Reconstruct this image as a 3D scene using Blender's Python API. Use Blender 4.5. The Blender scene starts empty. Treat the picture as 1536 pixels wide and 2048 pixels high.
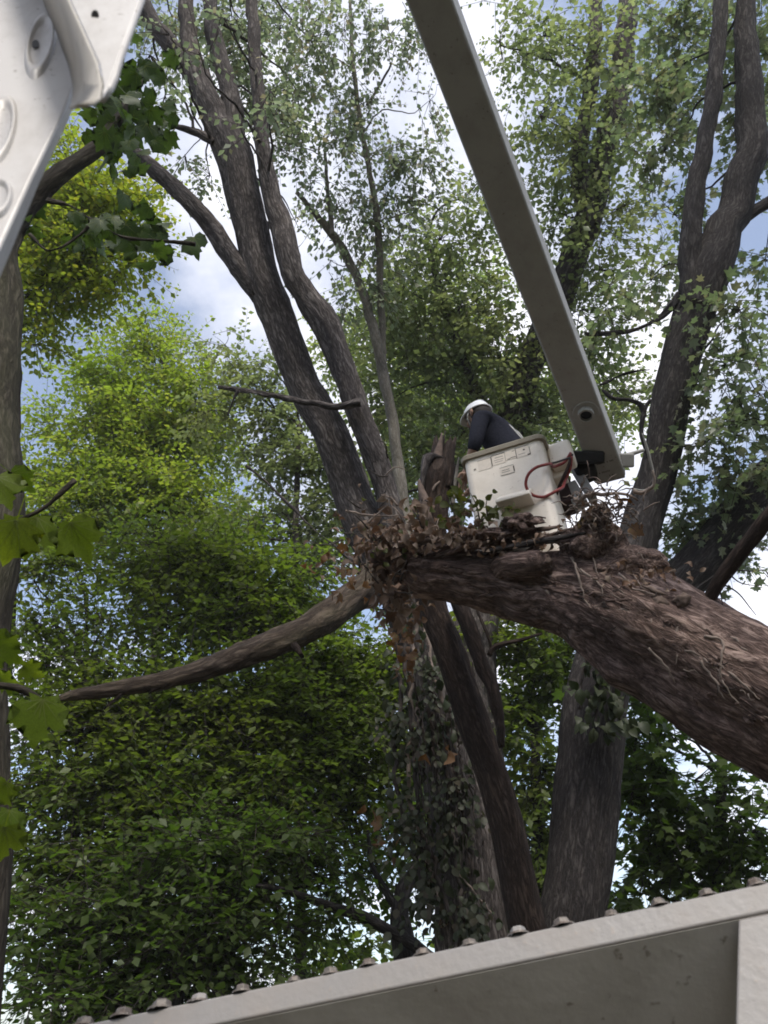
import bpy, bmesh, math, random
import numpy as np
from mathutils import Vector, Matrix

random.seed(7)
RNG = np.random.default_rng(7)
rad = math.radians
S = bpy.context.scene
COL = S.collection

# ------------------------------------------------------------------ camera
CAM = np.array([0.0, 0.0, 2.6])
PITCH, ROLL, VFOV = rad(34), rad(4), rad(66)
FPX = 1024 / math.tan(VFOV / 2)
_r0 = np.array([1.0, 0, 0]); _u0 = np.array([0, -math.sin(PITCH), math.cos(PITCH)])
FWD = np.array([0, math.cos(PITCH), math.sin(PITCH)])
RGT = math.cos(ROLL) * _r0 - math.sin(ROLL) * _u0
UPV = math.sin(ROLL) * _r0 + math.cos(ROLL) * _u0
cd = bpy.data.cameras.new('camera'); cam = bpy.data.objects.new('camera', cd); COL.objects.link(cam)
cd.sensor_fit = 'VERTICAL'; cd.sensor_height = 36; cd.lens = 18 / math.tan(VFOV / 2)
cd.clip_start = 0.05; cd.clip_end = 1500
cam.matrix_world = Matrix([[RGT[0], UPV[0], -FWD[0], CAM[0]], [RGT[1], UPV[1], -FWD[1], CAM[1]],
                           [RGT[2], UPV[2], -FWD[2], CAM[2]], [0, 0, 0, 1]])
cd.dof.use_dof = True; cd.dof.focus_distance = 7.0; cd.dof.aperture_fstop = 9.0
S.camera = cam

# ------------------------------------------------------------------ world, sun, exposure
SUN_EL, SUN_AZ = rad(50), rad(163)          # azimuth clockwise from +Y: behind and to the right
W = bpy.data.worlds.new('World'); S.world = W; W.use_nodes = True
nt = W.node_tree; nt.nodes.clear()
def wn(t, **kw):
    n = nt.nodes.new(t)
    for k, v in kw.items(): setattr(n, k, v)
    return n
sky = wn('ShaderNodeTexSky', sky_type='NISHITA', sun_disc=False, sun_elevation=SUN_EL, sun_rotation=SUN_AZ, air_density=1.0, dust_density=1.5)
tc = wn('ShaderNodeTexCoord'); sep = wn('ShaderNodeSeparateXYZ')
nt.links.new(tc.outputs['Generated'], sep.inputs[0])
addz = wn('ShaderNodeMath', operation='ADD'); addz.inputs[1].default_value = 0.35
nt.links.new(sep.outputs['Z'], addz.inputs[0])
dvx = wn('ShaderNodeMath', operation='DIVIDE'); dvy = wn('ShaderNodeMath', operation='DIVIDE')
nt.links.new(sep.outputs['X'], dvx.inputs[0]); nt.links.new(addz.outputs[0], dvx.inputs[1])
nt.links.new(sep.outputs['Y'], dvy.inputs[0]); nt.links.new(addz.outputs[0], dvy.inputs[1])
cmb = wn('ShaderNodeCombineXYZ'); nt.links.new(dvx.outputs[0], cmb.inputs[0]); nt.links.new(dvy.outputs[0], cmb.inputs[1])
cmb.inputs[2].default_value = 3.7
nz = wn('ShaderNodeTexNoise'); nz.inputs['Scale'].default_value = 2.6; nz.inputs['Detail'].default_value = 7; nz.inputs['Roughness'].default_value = 0.55
nt.links.new(cmb.outputs[0], nz.inputs['Vector'])
cr = wn('ShaderNodeValToRGB'); cr.color_ramp.elements[0].position = 0.45; cr.color_ramp.elements[1].position = 0.66
cr.color_ramp.elements[0].color = (0.12, 0.12, 0.12, 1)
nt.links.new(nz.outputs['Fac'], cr.inputs[0])
mixs = wn('ShaderNodeMix', data_type='RGBA')
nt.links.new(cr.outputs[0], mixs.inputs['Factor']); nt.links.new(sky.outputs[0], mixs.inputs['A'])
mixs.inputs['B'].default_value = (6.1, 6.05, 6.4, 1)
bg = wn('ShaderNodeBackground'); bg.inputs['Strength'].default_value = 0.11
nt.links.new(mixs.outputs['Result'], bg.inputs['Color'])
wo = wn('ShaderNodeOutputWorld'); nt.links.new(bg.outputs[0], wo.inputs[0])

sd = bpy.data.lights.new('sun', 'SUN'); sun = bpy.data.objects.new('sun', sd); COL.objects.link(sun)
sd.energy = 2.0; sd.angle = rad(14); sd.color = (1.0, 0.95, 0.87)
sdir = Vector((math.sin(SUN_AZ) * math.cos(SUN_EL), math.cos(SUN_AZ) * math.cos(SUN_EL), math.sin(SUN_EL)))
sun.rotation_euler = sdir.to_track_quat('Z', 'Y').to_euler()
S.view_settings.view_transform = 'Standard'; S.view_settings.look = 'None'
S.view_settings.exposure = 1.14; S.view_settings.gamma = 1.0; S.view_settings.use_curve_mapping = False
S.cycles.max_bounces = 12; S.cycles.diffuse_bounces = 10; S.cycles.glossy_bounces = 2
S.cycles.transmission_bounces = 10; S.cycles.use_denoising = True; S.cycles.filter_width = 1.8
S.cycles.sample_clamp_indirect = 4

# ------------------------------------------------------------------ helpers
def P(px, py, d):
    return CAM + d * ((px - 768) / FPX * RGT + (1024 - py) / FPX * UPV + FWD)
def PY(px, py, Y):
    v = (px - 768) / FPX * RGT + (1024 - py) / FPX * UPV + FWD
    return CAM + v * (Y / v[1])
def depth(p): return float(np.dot(np.asarray(p) - CAM, FWD))
def nrm(v): v = np.asarray(v, float); return v / (np.linalg.norm(v, axis=-1, keepdims=True) + 1e-12)

def vnoise(p, seed=0):
    p = np.asarray(p, float); i = np.floor(p).astype(np.int64); f = p - i; f = f * f * (3 - 2 * f)
    def h(a, b, c):
        n = (a * 374761393 + b * 668265263 + c * 1440662683 + seed * 974634777) & 0xffffffff
        n = ((n ^ (n >> 13)) * 1274126177) & 0xffffffff
        n = ((n ^ (n >> 16)) * 2246822519) & 0xffffffff
        return ((n ^ (n >> 15)) & 0xffff) / 65535.0
    x, y, z = i[..., 0], i[..., 1], i[..., 2]; fx, fy, fz = f[..., 0], f[..., 1], f[..., 2]
    L = lambda a, b, t: a + (b - a) * t
    return L(L(L(h(x, y, z), h(x+1, y, z), fx), L(h(x, y+1, z), h(x+1, y+1, z), fx), fy),
             L(L(h(x, y, z+1), h(x+1, y, z+1), fx), L(h(x, y+1, z+1), h(x+1, y+1, z+1), fx), fy), fz) * 2 - 1
def fbm(p, o=3, seed=0):
    a, s = 0.0, 1.0
    for k in range(o): a = a + s * vnoise(np.asarray(p) * 2 ** k, seed + k); s *= 0.5
    return a

def empty(name, loc, label=None, cat=None, group=None):
    o = bpy.data.objects.new(name, None); COL.objects.link(o); o.location = Vector(loc)
    o.empty_display_size = 0.1
    tag(o, label, cat, group); return o
def tag(o, label=None, cat=None, group=None, kind=None):
    if label: o['label'] = label
    if cat: o['category'] = cat
    if group: o['group'] = group
    if kind: o['kind'] = kind
    return o
def link(name, me, parent=None, loc=None):
    o = bpy.data.objects.new(name, me); COL.objects.link(o)
    if parent is not None: o.parent = parent
    if loc is not None: o.location = Vector(loc)
    return o
def pl(parent):
    """world location of a parent chain of unrotated empties / meshes"""
    v = np.zeros(3)
    while parent is not None: v = v + np.array(parent.location); parent = parent.parent
    return v
def mk(name, V, F, mat, parent=None, smooth=False, attr=None, stuff=False):
    V = np.asarray(V, np.float64).reshape(-1, 3) - pl(parent)
    me = bpy.data.meshes.new(name)
    if isinstance(F, np.ndarray):
        n, k = F.shape
        me.vertices.add(len(V)); me.vertices.foreach_set('co', V.astype(np.float32).ravel())
        me.loops.add(n * k); me.loops.foreach_set('vertex_index', F.astype(np.int32).ravel())
        me.polygons.add(n); me.polygons.foreach_set('loop_start', np.arange(0, n * k, k, dtype=np.int32))
        me.update(calc_edges=True)
    else:
        me.from_pydata([tuple(v) for v in V], [], [tuple(f) for f in F])
    if attr is not None:
        a = me.attributes.new('bark', 'FLOAT_VECTOR', 'POINT'); a.data.foreach_set('vector', np.asarray(attr, np.float32).ravel())
    me.polygons.foreach_set('use_smooth', np.full(len(me.polygons), bool(smooth or stuff)))
    if mat: me.materials.append(mat)
    o = link(name, me, parent)
    if stuff: o['kind'] = 'stuff'
    return o
def bevel(o, w, seg=2):
    m = o.modifiers.new('Bevel', 'BEVEL'); m.width = w; m.segments = seg; m.limit_method = 'ANGLE'; m.angle_limit = rad(35)
    return o

def resample(pts, rr, n):
    pts = np.asarray(pts, float); rr = np.asarray(rr, float)
    if len(pts) == 2: pts = np.array([pts[0], pts.mean(0), pts[1]]); rr = np.array([rr[0], rr.mean(), rr[1]])
    X = np.c_[pts, rr]; d = np.r_[0, np.cumsum(np.linalg.norm(np.diff(pts, axis=0), axis=1) + 1e-9)]
    m = np.gradient(X, d, axis=0)
    t = np.linspace(0, d[-1], n); i = np.clip(np.searchsorted(d, t, 'right') - 1, 0, len(d) - 2)
    h = (d[i+1] - d[i])[:, None]; u = ((t - d[i])[:, None]) / h
    Y = (2*u**3 - 3*u**2 + 1) * X[i] + (u**3 - 2*u**2 + u) * h * m[i] + (-2*u**3 + 3*u**2) * X[i+1] + (u**3 - u**2) * h * m[i+1]
    return Y[:, :3], np.maximum(Y[:, 3], 0.0008), t

def tube(pts, rr, seg=8, n=None, amp=0.0, ridge=0.0, rfreq=14.0, seed=0, wob=0.0, jag=0.0):
    """swept tube -> V, F, bark coordinates (seamless: x,y round the trunk in metres, z along it, squeezed)"""
    L = np.sum(np.linalg.norm(np.diff(np.asarray(pts, float), axis=0), axis=1))
    if n is None: n = max(3, int(L / max(0.02, np.mean(rr) * 0.9)) + 2)
    C, R, t = resample(pts, rr, n)
    if wob: C = C + (R[:, None] * wob) * np.c_[vnoise(np.c_[t/(R*5), t*0, t*0+1.3], seed), vnoise(np.c_[t/(R*5), t*0+5, t*0], seed+1), vnoise(np.c_[t/(R*5), t*0+9, t*0], seed+2)]
    T = nrm(np.gradient(C, axis=0))
    a = np.array([1.0, 0, 0]) if abs(T[0][0]) < 0.8 else np.array([0, 1.0, 0])
    N = np.zeros_like(T); N[0] = nrm(a - T[0] * a.dot(T[0]))
    for k in range(1, n): N[k] = nrm(N[k-1] - T[k] * N[k-1].dot(T[k]))
    B = np.cross(T, N)
    th = np.linspace(0, 2*np.pi, seg, endpoint=False)
    c, s = np.cos(th), np.sin(th)
    Rb = R[:, None] * np.ones(seg)
    bc = np.stack([Rb * c, Rb * s, (t[:, None] * np.ones(seg)) * 0.22], -1)
    D = np.zeros((n, seg))
    if amp: D += amp * Rb * fbm(np.stack([np.tile(c*1.1, (n, 1)), np.tile(s*1.1, (n, 1)), np.tile((t / np.mean(R) * 0.35)[:, None], (1, seg))], -1), 3, seed)
    if ridge:
        q = bc * rfreq
        q = q + 0.6 * np.stack([vnoise(q*0.6, seed+7), vnoise(q*0.6+9, seed+8), 0*q[..., 0]], -1)
        D += ridge * (0.6 - 2.2*np.abs(vnoise(q, seed+11)) ) + ridge * 0.5 * vnoise(q * 2.6, seed+12)
    V = C[:, None, :] + (Rb + D)[..., None] * (c[None, :, None] * N[:, None, :] + s[None, :, None] * B[:, None, :])
    if jag: V[-1] += (RNG.random((seg, 1)) * jag) * T[-1]; V[-2] += (RNG.random((seg, 1)) * jag * 0.4) * T[-1]
    V = V.reshape(-1, 3)
    i, j = np.meshgrid(np.arange(n - 1), np.arange(seg), indexing='ij'); j2 = (j + 1) % seg
    F = np.stack([i*seg + j, i*seg + j2, (i+1)*seg + j2, (i+1)*seg + j], -1).reshape(-1, 4)
    V = np.r_[V, [C[0]], [C[-1] - T[-1] * 0.3 * R[-1] * (1 if jag else 0)]]; bc = np.r_[bc.reshape(-1, 3), [[0, 0, 0]], [[0, 0, t[-1]*0.22]]]
    k = n * seg; j = np.arange(seg); j2 = (j + 1) % seg
    F = np.r_[F, np.c_[j2, j, np.full(seg, k), np.full(seg, k)], np.c_[(n-1)*seg + j, (n-1)*seg + j2, np.full(seg, k+1), np.full(seg, k+1)]]
    return V, F, bc
def fix4(F):
    return [tuple(f[:3]) if f[2] == f[3] else tuple(f) for f in F.tolist()]
class Acc:
    def __init__(s): s.V, s.F, s.A, s.n = [], [], [], 0
    def add(s, V, F, A=None):
        s.V.append(np.asarray(V, float)); s.F.append(np.asarray(F) + s.n); s.n += len(V)
        s.A.append(np.zeros((len(V), 3)) if A is None else A)
    def build(s, name, mat, parent=None, smooth=True, stuff=False):
        F = np.concatenate(s.F); F = fix4(F) if F.shape[1] == 4 else F
        return mk(name, np.concatenate(s.V), F, mat, parent, smooth, np.concatenate(s.A), stuff)
def tube_obj(name, pts, rr, mat, parent=None, **kw):
    a = Acc(); a.add(*tube(pts, rr, **kw)); return a.build(name, mat, parent)

def box_vf(o, ex, ey, ez, x0, x1, y0, y1, z0, z1):
    V = [np.asarray(o) + np.asarray(ex)*x + np.asarray(ey)*y + np.asarray(ez)*z for z in (z0, z1) for y in (y0, y1) for x in (x0, x1)]
    F = np.array([(0, 2, 3, 1), (4, 5, 7, 6), (0, 1, 5, 4), (2, 6, 7, 3), (0, 4, 6, 2), (1, 3, 7, 5)])
    return np.array(V), F
def recalc(o):
    bm = bmesh.new(); bm.from_mesh(o.data); bmesh.ops.recalc_face_normals(bm, faces=bm.faces); bm.to_mesh(o.data); bm.free(); return o
def box(name, fr, b, mat, parent=None, bev=0.0, seg=2):
    V, F = box_vf(*fr, *b); o = recalc(mk(name, V, F, mat, parent))
    if bev: bevel(o, bev, seg)
    return o

# ------------------------------------------------------------------ materials
def mat_new(name):
    m = bpy.data.materials.new(name); m.use_nodes = True; t = m.node_tree; b = t.nodes['Principled BSDF']
    return m, t, b
def N(t, typ, **kw):
    n = t.nodes.new(typ)
    for k, v in kw.items():
        if k in n.inputs: n.inputs[k].default_value = v
        else: setattr(n, k, v)
    return n
def ramp(t, src, stops):
    r = t.nodes.new('ShaderNodeValToRGB'); e = r.color_ramp.elements
    while len(e) < len(stops): e.new(0.5)
    for k, (p, c) in enumerate(stops): e[k].position = p; e[k].color = (*c, 1)
    t.links.new(src, r.inputs[0]); return r

def bark_mat(name, dark, mid, light, scale=16, moss=0.0, bump=0.7, along=1.0):
    """furrowed bark: ridged noise drawn out along the trunk, with grain and broad weathering on top"""
    m, t, b = mat_new(name)
    at = N(t, 'ShaderNodeAttribute', attribute_name='bark')
    mpg = N(t, 'ShaderNodeMapping'); mpg.inputs['Scale'].default_value = (1, 1, along); t.links.new(at.outputs['Vector'], mpg.inputs['Vector']); at = mpg
    n1 = N(t, 'ShaderNodeTexNoise', Scale=scale*1.5, Detail=4.0, Roughness=0.62, Distortion=0.55); t.links.new(at.outputs['Vector'], n1.inputs['Vector'])
    sb = N(t, 'ShaderNodeMath', operation='SUBTRACT'); sb.inputs[1].default_value = 0.5; t.links.new(n1.outputs['Fac'], sb.inputs[0])
    ab = N(t, 'ShaderNodeMath', operation='ABSOLUTE'); t.links.new(sb.outputs[0], ab.inputs[0])
    mr = N(t, 'ShaderNodeMapRange'); mr.inputs['From Max'].default_value = 0.16; t.links.new(ab.outputs[0], mr.inputs['Value'])
    n2 = N(t, 'ShaderNodeTexNoise', Scale=scale*4.5, Detail=6.0, Roughness=0.7); t.links.new(at.outputs['Vector'], n2.inputs['Vector'])
    n3 = N(t, 'ShaderNodeTexNoise', Scale=2.4, Detail=4.0, Roughness=0.6); t.links.new(at.outputs['Vector'], n3.inputs['Vector'])
    ad = N(t, 'ShaderNodeMath', operation='MULTIPLY_ADD'); ad.inputs[1].default_value = 0.45
    t.links.new(mr.outputs[0], ad.inputs[0])
    a2 = N(t, 'ShaderNodeMath', operation='MULTIPLY'); a2.inputs[1].default_value = 0.75; t.links.new(n2.outputs['Fac'], a2.inputs[0]); t.links.new(a2.outputs[0], ad.inputs[2])
    r = ramp(t, ad.outputs[0], [(0.26, dark), (0.58, mid), (0.95, light)])
    r2 = ramp(t, n3.outputs['Fac'], [(0.32, (0.62, 0.62, 0.66)), (0.68, (1.25, 1.2, 1.12))])
    mx = N(t, 'ShaderNodeMix', data_type='RGBA', blend_type='MULTIPLY'); mx.inputs['Factor'].default_value = 1
    t.links.new(r.outputs[0], mx.inputs['A']); t.links.new(r2.outputs[0], mx.inputs['B'])
    out = mx.outputs['Result']
    if moss:
        r3 = ramp(t, n3.outputs['Fac'], [(0.48, (0, 0, 0)), (0.6, (1, 1, 1))])
        mm = N(t, 'ShaderNodeMath', operation='MULTIPLY'); mm.inputs[1].default_value = moss; t.links.new(r3.outputs[0], mm.inputs[0])
        m2 = N(t, 'ShaderNodeMix', data_type='RGBA'); t.links.new(mm.outputs[0], m2.inputs['Factor'])
        t.links.new(out, m2.inputs['A']); m2.inputs['B'].default_value = (0.09, 0.11, 0.05, 1); out = m2.outputs['Result']
    t.links.new(out, b.inputs['Base Color']); b.inputs['Roughness'].default_value = 0.9; b.inputs['Specular IOR Level'].default_value = 0.2
    bp = N(t, 'ShaderNodeBump', Strength=bump, Distance=0.018); t.links.new(ad.outputs[0], bp.inputs['Height']); t.links.new(bp.outputs[0], b.inputs['Normal'])
    return m

def leaf_mat(name, cols, trans, gloss=0.3, rough=0.45, tw=0.45, patch=None, vein=False, single=False):
    """leaf blades: each leaf (mesh island) picks its own green; light comes through the blade"""
    m, t, b = mat_new(name); out = t.nodes['Material Output']
    g = N(t, 'ShaderNodeNewGeometry')
    k = len(cols) - 1
    src = N(t, 'ShaderNodeObjectInfo').outputs['Random'] if single else g.outputs['Random Per Island']
    r = ramp(t, src, [(i / k, c) for i, c in enumerate(cols)])
    col = r.outputs[0]
    if patch:
        tcn = N(t, 'ShaderNodeTexCoord'); n = N(t, 'ShaderNodeTexNoise', Scale=0.55, Detail=2.0); t.links.new(tcn.outputs['Object'], n.inputs['Vector'])
        rp = ramp(t, n.outputs['Fac'], [(0.48, (0, 0, 0)), (0.66, (1, 1, 1))])
        mx = N(t, 'ShaderNodeMix', data_type='RGBA'); t.links.new(rp.outputs[0], mx.inputs['Factor'])
        t.links.new(col, mx.inputs['A']); mx.inputs['B'].default_value = (*patch, 1); col = mx.outputs['Result']
    if vein:
        tcn = N(t, 'ShaderNodeTexCoord'); n = N(t, 'ShaderNodeTexNoise', Scale=28.0, Detail=4.0); t.links.new(tcn.outputs['Object'], n.inputs['Vector'])
        rp = ramp(t, n.outputs['Fac'], [(0.3, (0.75, 0.75, 0.7)), (0.7, (1.2, 1.2, 1.1))])
        mx = N(t, 'ShaderNodeMix', data_type='RGBA', blend_type='MULTIPLY'); mx.inputs['Factor'].default_value = 1
        t.links.new(col, mx.inputs['A']); t.links.new(rp.outputs[0], mx.inputs['B']); col = mx.outputs['Result']
    t.links.new(col, b.inputs['Base Color']); b.inputs['Roughness'].default_value = rough; b.inputs['Specular IOR Level'].default_value = gloss
    tr = N(t, 'ShaderNodeBsdfTranslucent')
    hs = N(t, 'ShaderNodeMix', data_type='RGBA', blend_type='MULTIPLY'); hs.inputs['Factor'].default_value = 1
    t.links.new(col, hs.inputs['A']); hs.inputs['B'].default_value = (*trans, 1); t.links.new(hs.outputs['Result'], tr.inputs['Color'])
    ms = N(t, 'ShaderNodeMixShader'); ms.inputs[0].default_value = tw
    t.links.new(b.outputs[0], ms.inputs[1]); t.links.new(tr.outputs[0], ms.inputs[2]); t.links.new(ms.outputs[0], out.inputs['Surface'])
    return m

def paint_mat(name, col, rough=0.5, dirt=(0.3, 0.26, 0.2), amt=0.35, scale=6.0, metal=0.0, bump=0.03, streak=(1, 1, 1)):
    m, t, b = mat_new(name)
    tcn = N(t, 'ShaderNodeTexCoord'); mp = N(t, 'ShaderNodeMapping'); mp.inputs['Scale'].default_value = streak
    t.links.new(tcn.outputs['Object'], mp.inputs['Vector'])
    n = N(t, 'ShaderNodeTexNoise', Scale=scale, Detail=7.0, Roughness=0.65); t.links.new(mp.outputs[0], n.inputs['Vector'])
    n2 = N(t, 'ShaderNodeTexNoise', Scale=scale*9, Detail=3.0); t.links.new(tcn.outputs['Object'], n2.inputs['Vector'])
    r = ramp(t, n.outputs['Fac'], [(0.45, (0, 0, 0)), (0.78, (amt, amt, amt))])
    r2 = ramp(t, n2.outputs['Fac'], [(0.66, (0, 0, 0)), (0.74, (amt*1.3, amt*1.3, amt*1.3))])
    ad = N(t, 'ShaderNodeMath', operation='ADD', use_clamp=True); t.links.new(r.outputs[0], ad.inputs[0]); t.links.new(r2.outputs[0], ad.inputs[1])
    mx = N(t, 'ShaderNodeMix', data_type='RGBA'); t.links.new(ad.outputs[0], mx.inputs['Factor'])
    mx.inputs['A'].default_value = (*col, 1); mx.inputs['B'].default_value = (*dirt, 1)
    t.links.new(mx.outputs['Result'], b.inputs['Base Color']); b.inputs['Metallic'].default_value = metal
    rr = N(t, 'ShaderNodeMapRange'); rr.inputs['To Min'].default_value = rough - 0.1; rr.inputs['To Max'].default_value = min(1, rough + 0.2)
    t.links.new(n.outputs['Fac'], rr.inputs['Value']); t.links.new(rr.outputs[0], b.inputs['Roughness'])
    bp = N(t, 'ShaderNodeBump', Strength=0.3, Distance=bump*0.1); t.links.new(n2.outputs['Fac'], bp.inputs['Height']); t.links.new(bp.outputs[0], b.inputs['Normal'])
    return m
def plain(name, col, rough=0.7, spec=0.3, metal=0.0, var=0.25, scale=30.0):
    m, t, b = mat_new(name)
    tcn = N(t, 'ShaderNodeTexCoord'); n = N(t, 'ShaderNodeTexNoise', Scale=scale, Detail=4.0); t.links.new(tcn.outputs['Object'], n.inputs['Vector'])
    c = np.array(col)
    r = ramp(t, n.outputs['Fac'], [(0.3, tuple(c*(1-var))), (0.7, tuple(np.minimum(c*(1+var), 1)))])
    t.links.new(r.outputs[0], b.inputs['Base Color']); b.inputs['Roughness'].default_value = rough
    b.inputs['Specular IOR Level'].default_value = spec; b.inputs['Metallic'].default_value = metal
    return m

M_bark_grey = bark_mat('grey_bark', (0.020, 0.017, 0.016), (0.080, 0.069, 0.066), (0.21, 0.19, 0.18), 13, bump=0.9)
M_bark_dark = bark_mat('dark_bark', (0.015, 0.013, 0.013), (0.045, 0.040, 0.039), (0.105, 0.095, 0.092), 14)
M_bark_brown = bark_mat('brown_bark', (0.012, 0.008, 0.006), (0.036, 0.025, 0.020), (0.085, 0.062, 0.05), 14)
M_bark_log = bark_mat('fallen_log_bark', (0.032, 0.021, 0.018), (0.16, 0.112, 0.098), (0.38, 0.29, 0.255), 12, bump=1.0, along=1.35)
M_bark_smooth = bark_mat('smooth_bark', (0.10, 0.09, 0.075), (0.20, 0.185, 0.16), (0.30, 0.28, 0.25), 22, bump=0.4)
M_bark_moss = bark_mat('mossy_bark', (0.025, 0.018, 0.014), (0.075, 0.057, 0.043), (0.15, 0.118, 0.09), 12, moss=0.15)
M_bark_near = bark_mat('near_bark', (0.016, 0.013, 0.010), (0.048, 0.041, 0.032), (0.10, 0.088, 0.07), 16, moss=0.15)
single_of = {}
M_twig = plain('twig_bark', (0.055, 0.045, 0.04), 0.9, 0.2)
M_twig_pale = plain('pale_dead_twig', (0.24, 0.19, 0.16), 0.9, 0.2)
M_wood = plain('splintered_wood', (0.125, 0.092, 0.076), 0.9, 0.2, var=0.5, scale=14)
M_dirt = plain('clinging_soil', (0.10, 0.068, 0.055), 1.0, 0.1, var=0.6, scale=22)
M_leaf_silver = leaf_mat('silvery_green_leaf', [(0.17, 0.205, 0.135), (0.21, 0.245, 0.16), (0.24, 0.265, 0.185), (0.18, 0.225, 0.135), (0.27, 0.225, 0.165)], (1.3, 1.4, 1.05), 0.55, 0.38, 0.55)
M_leaf_mid = leaf_mat('mid_green_leaf', [(0.14, 0.175, 0.085), (0.165, 0.20, 0.10), (0.20, 0.225, 0.125), (0.145, 0.185, 0.08)], (1.45, 1.55, 1.0), 0.5, 0.42, 0.55, patch=(0.19, 0.205, 0.10))
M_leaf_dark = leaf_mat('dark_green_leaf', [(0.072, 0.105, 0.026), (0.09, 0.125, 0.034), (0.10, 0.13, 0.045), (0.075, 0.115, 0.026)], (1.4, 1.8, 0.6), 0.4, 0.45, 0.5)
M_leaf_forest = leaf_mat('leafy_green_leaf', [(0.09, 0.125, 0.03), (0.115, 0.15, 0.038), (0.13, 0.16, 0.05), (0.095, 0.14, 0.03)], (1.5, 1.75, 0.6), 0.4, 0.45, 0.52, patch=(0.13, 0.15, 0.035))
M_leaf_oak = leaf_mat('dull_green_leaf', [(0.135, 0.165, 0.105), (0.165, 0.195, 0.125), (0.19, 0.21, 0.145), (0.20, 0.175, 0.125)], (1.3, 1.5, 0.9), 0.5, 0.42, 0.5)
M_leaf_lime = leaf_mat('yellow_green_leaf', [(0.17, 0.23, 0.05), (0.205, 0.26, 0.06), (0.24, 0.27, 0.07), (0.18, 0.24, 0.05), (0.27, 0.26, 0.09)], (1.5, 1.65, 0.6), 0.35, 0.5, 0.55, patch=(0.17, 0.23, 0.05))
M_leaf_lime2 = leaf_mat('light_green_leaf', [(0.14, 0.20, 0.07), (0.17, 0.225, 0.08), (0.20, 0.24, 0.095), (0.15, 0.21, 0.065)], (1.5, 1.6, 0.8), 0.35, 0.5, 0.5, patch=(0.2, 0.23, 0.08))
for nm_, co_, tr_ in (('silvery_green_leaf', [(0.17, 0.205, 0.135), (0.21, 0.245, 0.16), (0.24, 0.265, 0.185)], (1.3, 1.4, 1.05)), ('dull_green_leaf', [(0.135, 0.165, 0.105), (0.165, 0.195, 0.125), (0.19, 0.21, 0.145), (0.20, 0.175, 0.125)], (1.3, 1.5, 0.9)), ('dark_green_leaf', [(0.072, 0.105, 0.026), (0.09, 0.125, 0.034), (0.10, 0.13, 0.045)], (1.4, 1.8, 0.6))):
    single_of[nm_] = leaf_mat('single_' + nm_, co_, tr_, 0.5, 0.4, 0.5, single=True)
M_leaf_yellow = leaf_mat('yellow_leaf', [(0.20, 0.26, 0.05), (0.26, 0.30, 0.055), (0.17, 0.24, 0.05), (0.32, 0.31, 0.06)], (1.4, 1.45, 0.6), 0.35, 0.5, 0.55)
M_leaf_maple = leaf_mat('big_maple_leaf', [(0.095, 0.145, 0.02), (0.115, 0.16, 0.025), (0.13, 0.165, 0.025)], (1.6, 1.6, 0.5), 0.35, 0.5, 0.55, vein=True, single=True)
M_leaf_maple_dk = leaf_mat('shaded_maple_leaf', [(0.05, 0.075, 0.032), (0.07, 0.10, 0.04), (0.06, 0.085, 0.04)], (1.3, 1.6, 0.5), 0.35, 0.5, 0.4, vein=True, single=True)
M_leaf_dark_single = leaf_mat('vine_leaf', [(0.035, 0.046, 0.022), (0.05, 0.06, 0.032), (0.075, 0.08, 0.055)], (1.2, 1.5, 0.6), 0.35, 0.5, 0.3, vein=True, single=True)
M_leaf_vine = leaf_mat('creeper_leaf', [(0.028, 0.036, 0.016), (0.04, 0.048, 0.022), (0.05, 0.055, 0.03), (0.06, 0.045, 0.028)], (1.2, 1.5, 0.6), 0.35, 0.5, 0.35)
M_vein = leaf_mat('leaf_vein', [(0.17, 0.21, 0.06), (0.20, 0.23, 0.07)], (1.3, 1.3, .8), 0.3, 0.5, 0.4)
M_leaf_dead = leaf_mat('dead_leaf', [(0.13, 0.085, 0.065), (0.20, 0.145, 0.115), (0.16, 0.09, 0.06), (0.26, 0.20, 0.165), (0.10, 0.06, 0.045)], (1.3, 1.1, 0.9), 0.25, 0.6, 0.2, vein=True, single=True)
M_leaf_rust = leaf_mat('rust_leaf', [(0.13, 0.070, 0.040), (0.17, 0.095, 0.05), (0.11, 0.065, 0.04)], (1.4, 1.1, 0.6), 0.25, 0.6, 0.35, vein=True, single=True)
M_leaf_olive = leaf_mat('olive_leaf', [(0.07, 0.08, 0.02), (0.10, 0.105, 0.03), (0.055, 0.07, 0.02)], (1.3, 1.4, 0.6), 0.3, 0.5, 0.35, vein=True, single=True)
M_white = paint_mat('weathered_white_paint', (0.245, 0.23, 0.222), 0.45, (0.30, 0.25, 0.21), 0.35, 9.0)
M_web = paint_mat('dusty_white_paint', (0.47, 0.44, 0.405), 0.6, (0.18, 0.15, 0.12), 0.5, 5.0)
M_alu = paint_mat('weathered_aluminium', (0.50, 0.48, 0.47), 0.42, (0.24, 0.215, 0.195), 0.75, 14.0, metal=0.1, bump=0.004, streak=(1, 1, 0.4))
M_boom = paint_mat('beige_fibreglass', (0.355, 0.345, 0.32), 0.5, (0.19, 0.175, 0.15), 0.55, 5.0, streak=(1, 1, 0.3))
M_bucket = paint_mat('cream_fibreglass', (0.78, 0.70, 0.60), 0.4, (0.42, 0.34, 0.26), 0.35, 5.0)
M_rim = paint_mat('dirty_cream_rim', (0.27, 0.235, 0.175), 0.6, (0.2, 0.16, 0.11), 0.5, 9.0)
M_steel = paint_mat('dull_grey_steel', (0.28, 0.275, 0.27), 0.5, (0.14, 0.11, 0.09), 0.5, 20.0, metal=0.4)
M_bolt = paint_mat('weathered_bolt', (0.155, 0.135, 0.12), 0.5, (0.085, 0.045, 0.03), 0.8, 40.0, metal=0.3)
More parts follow.
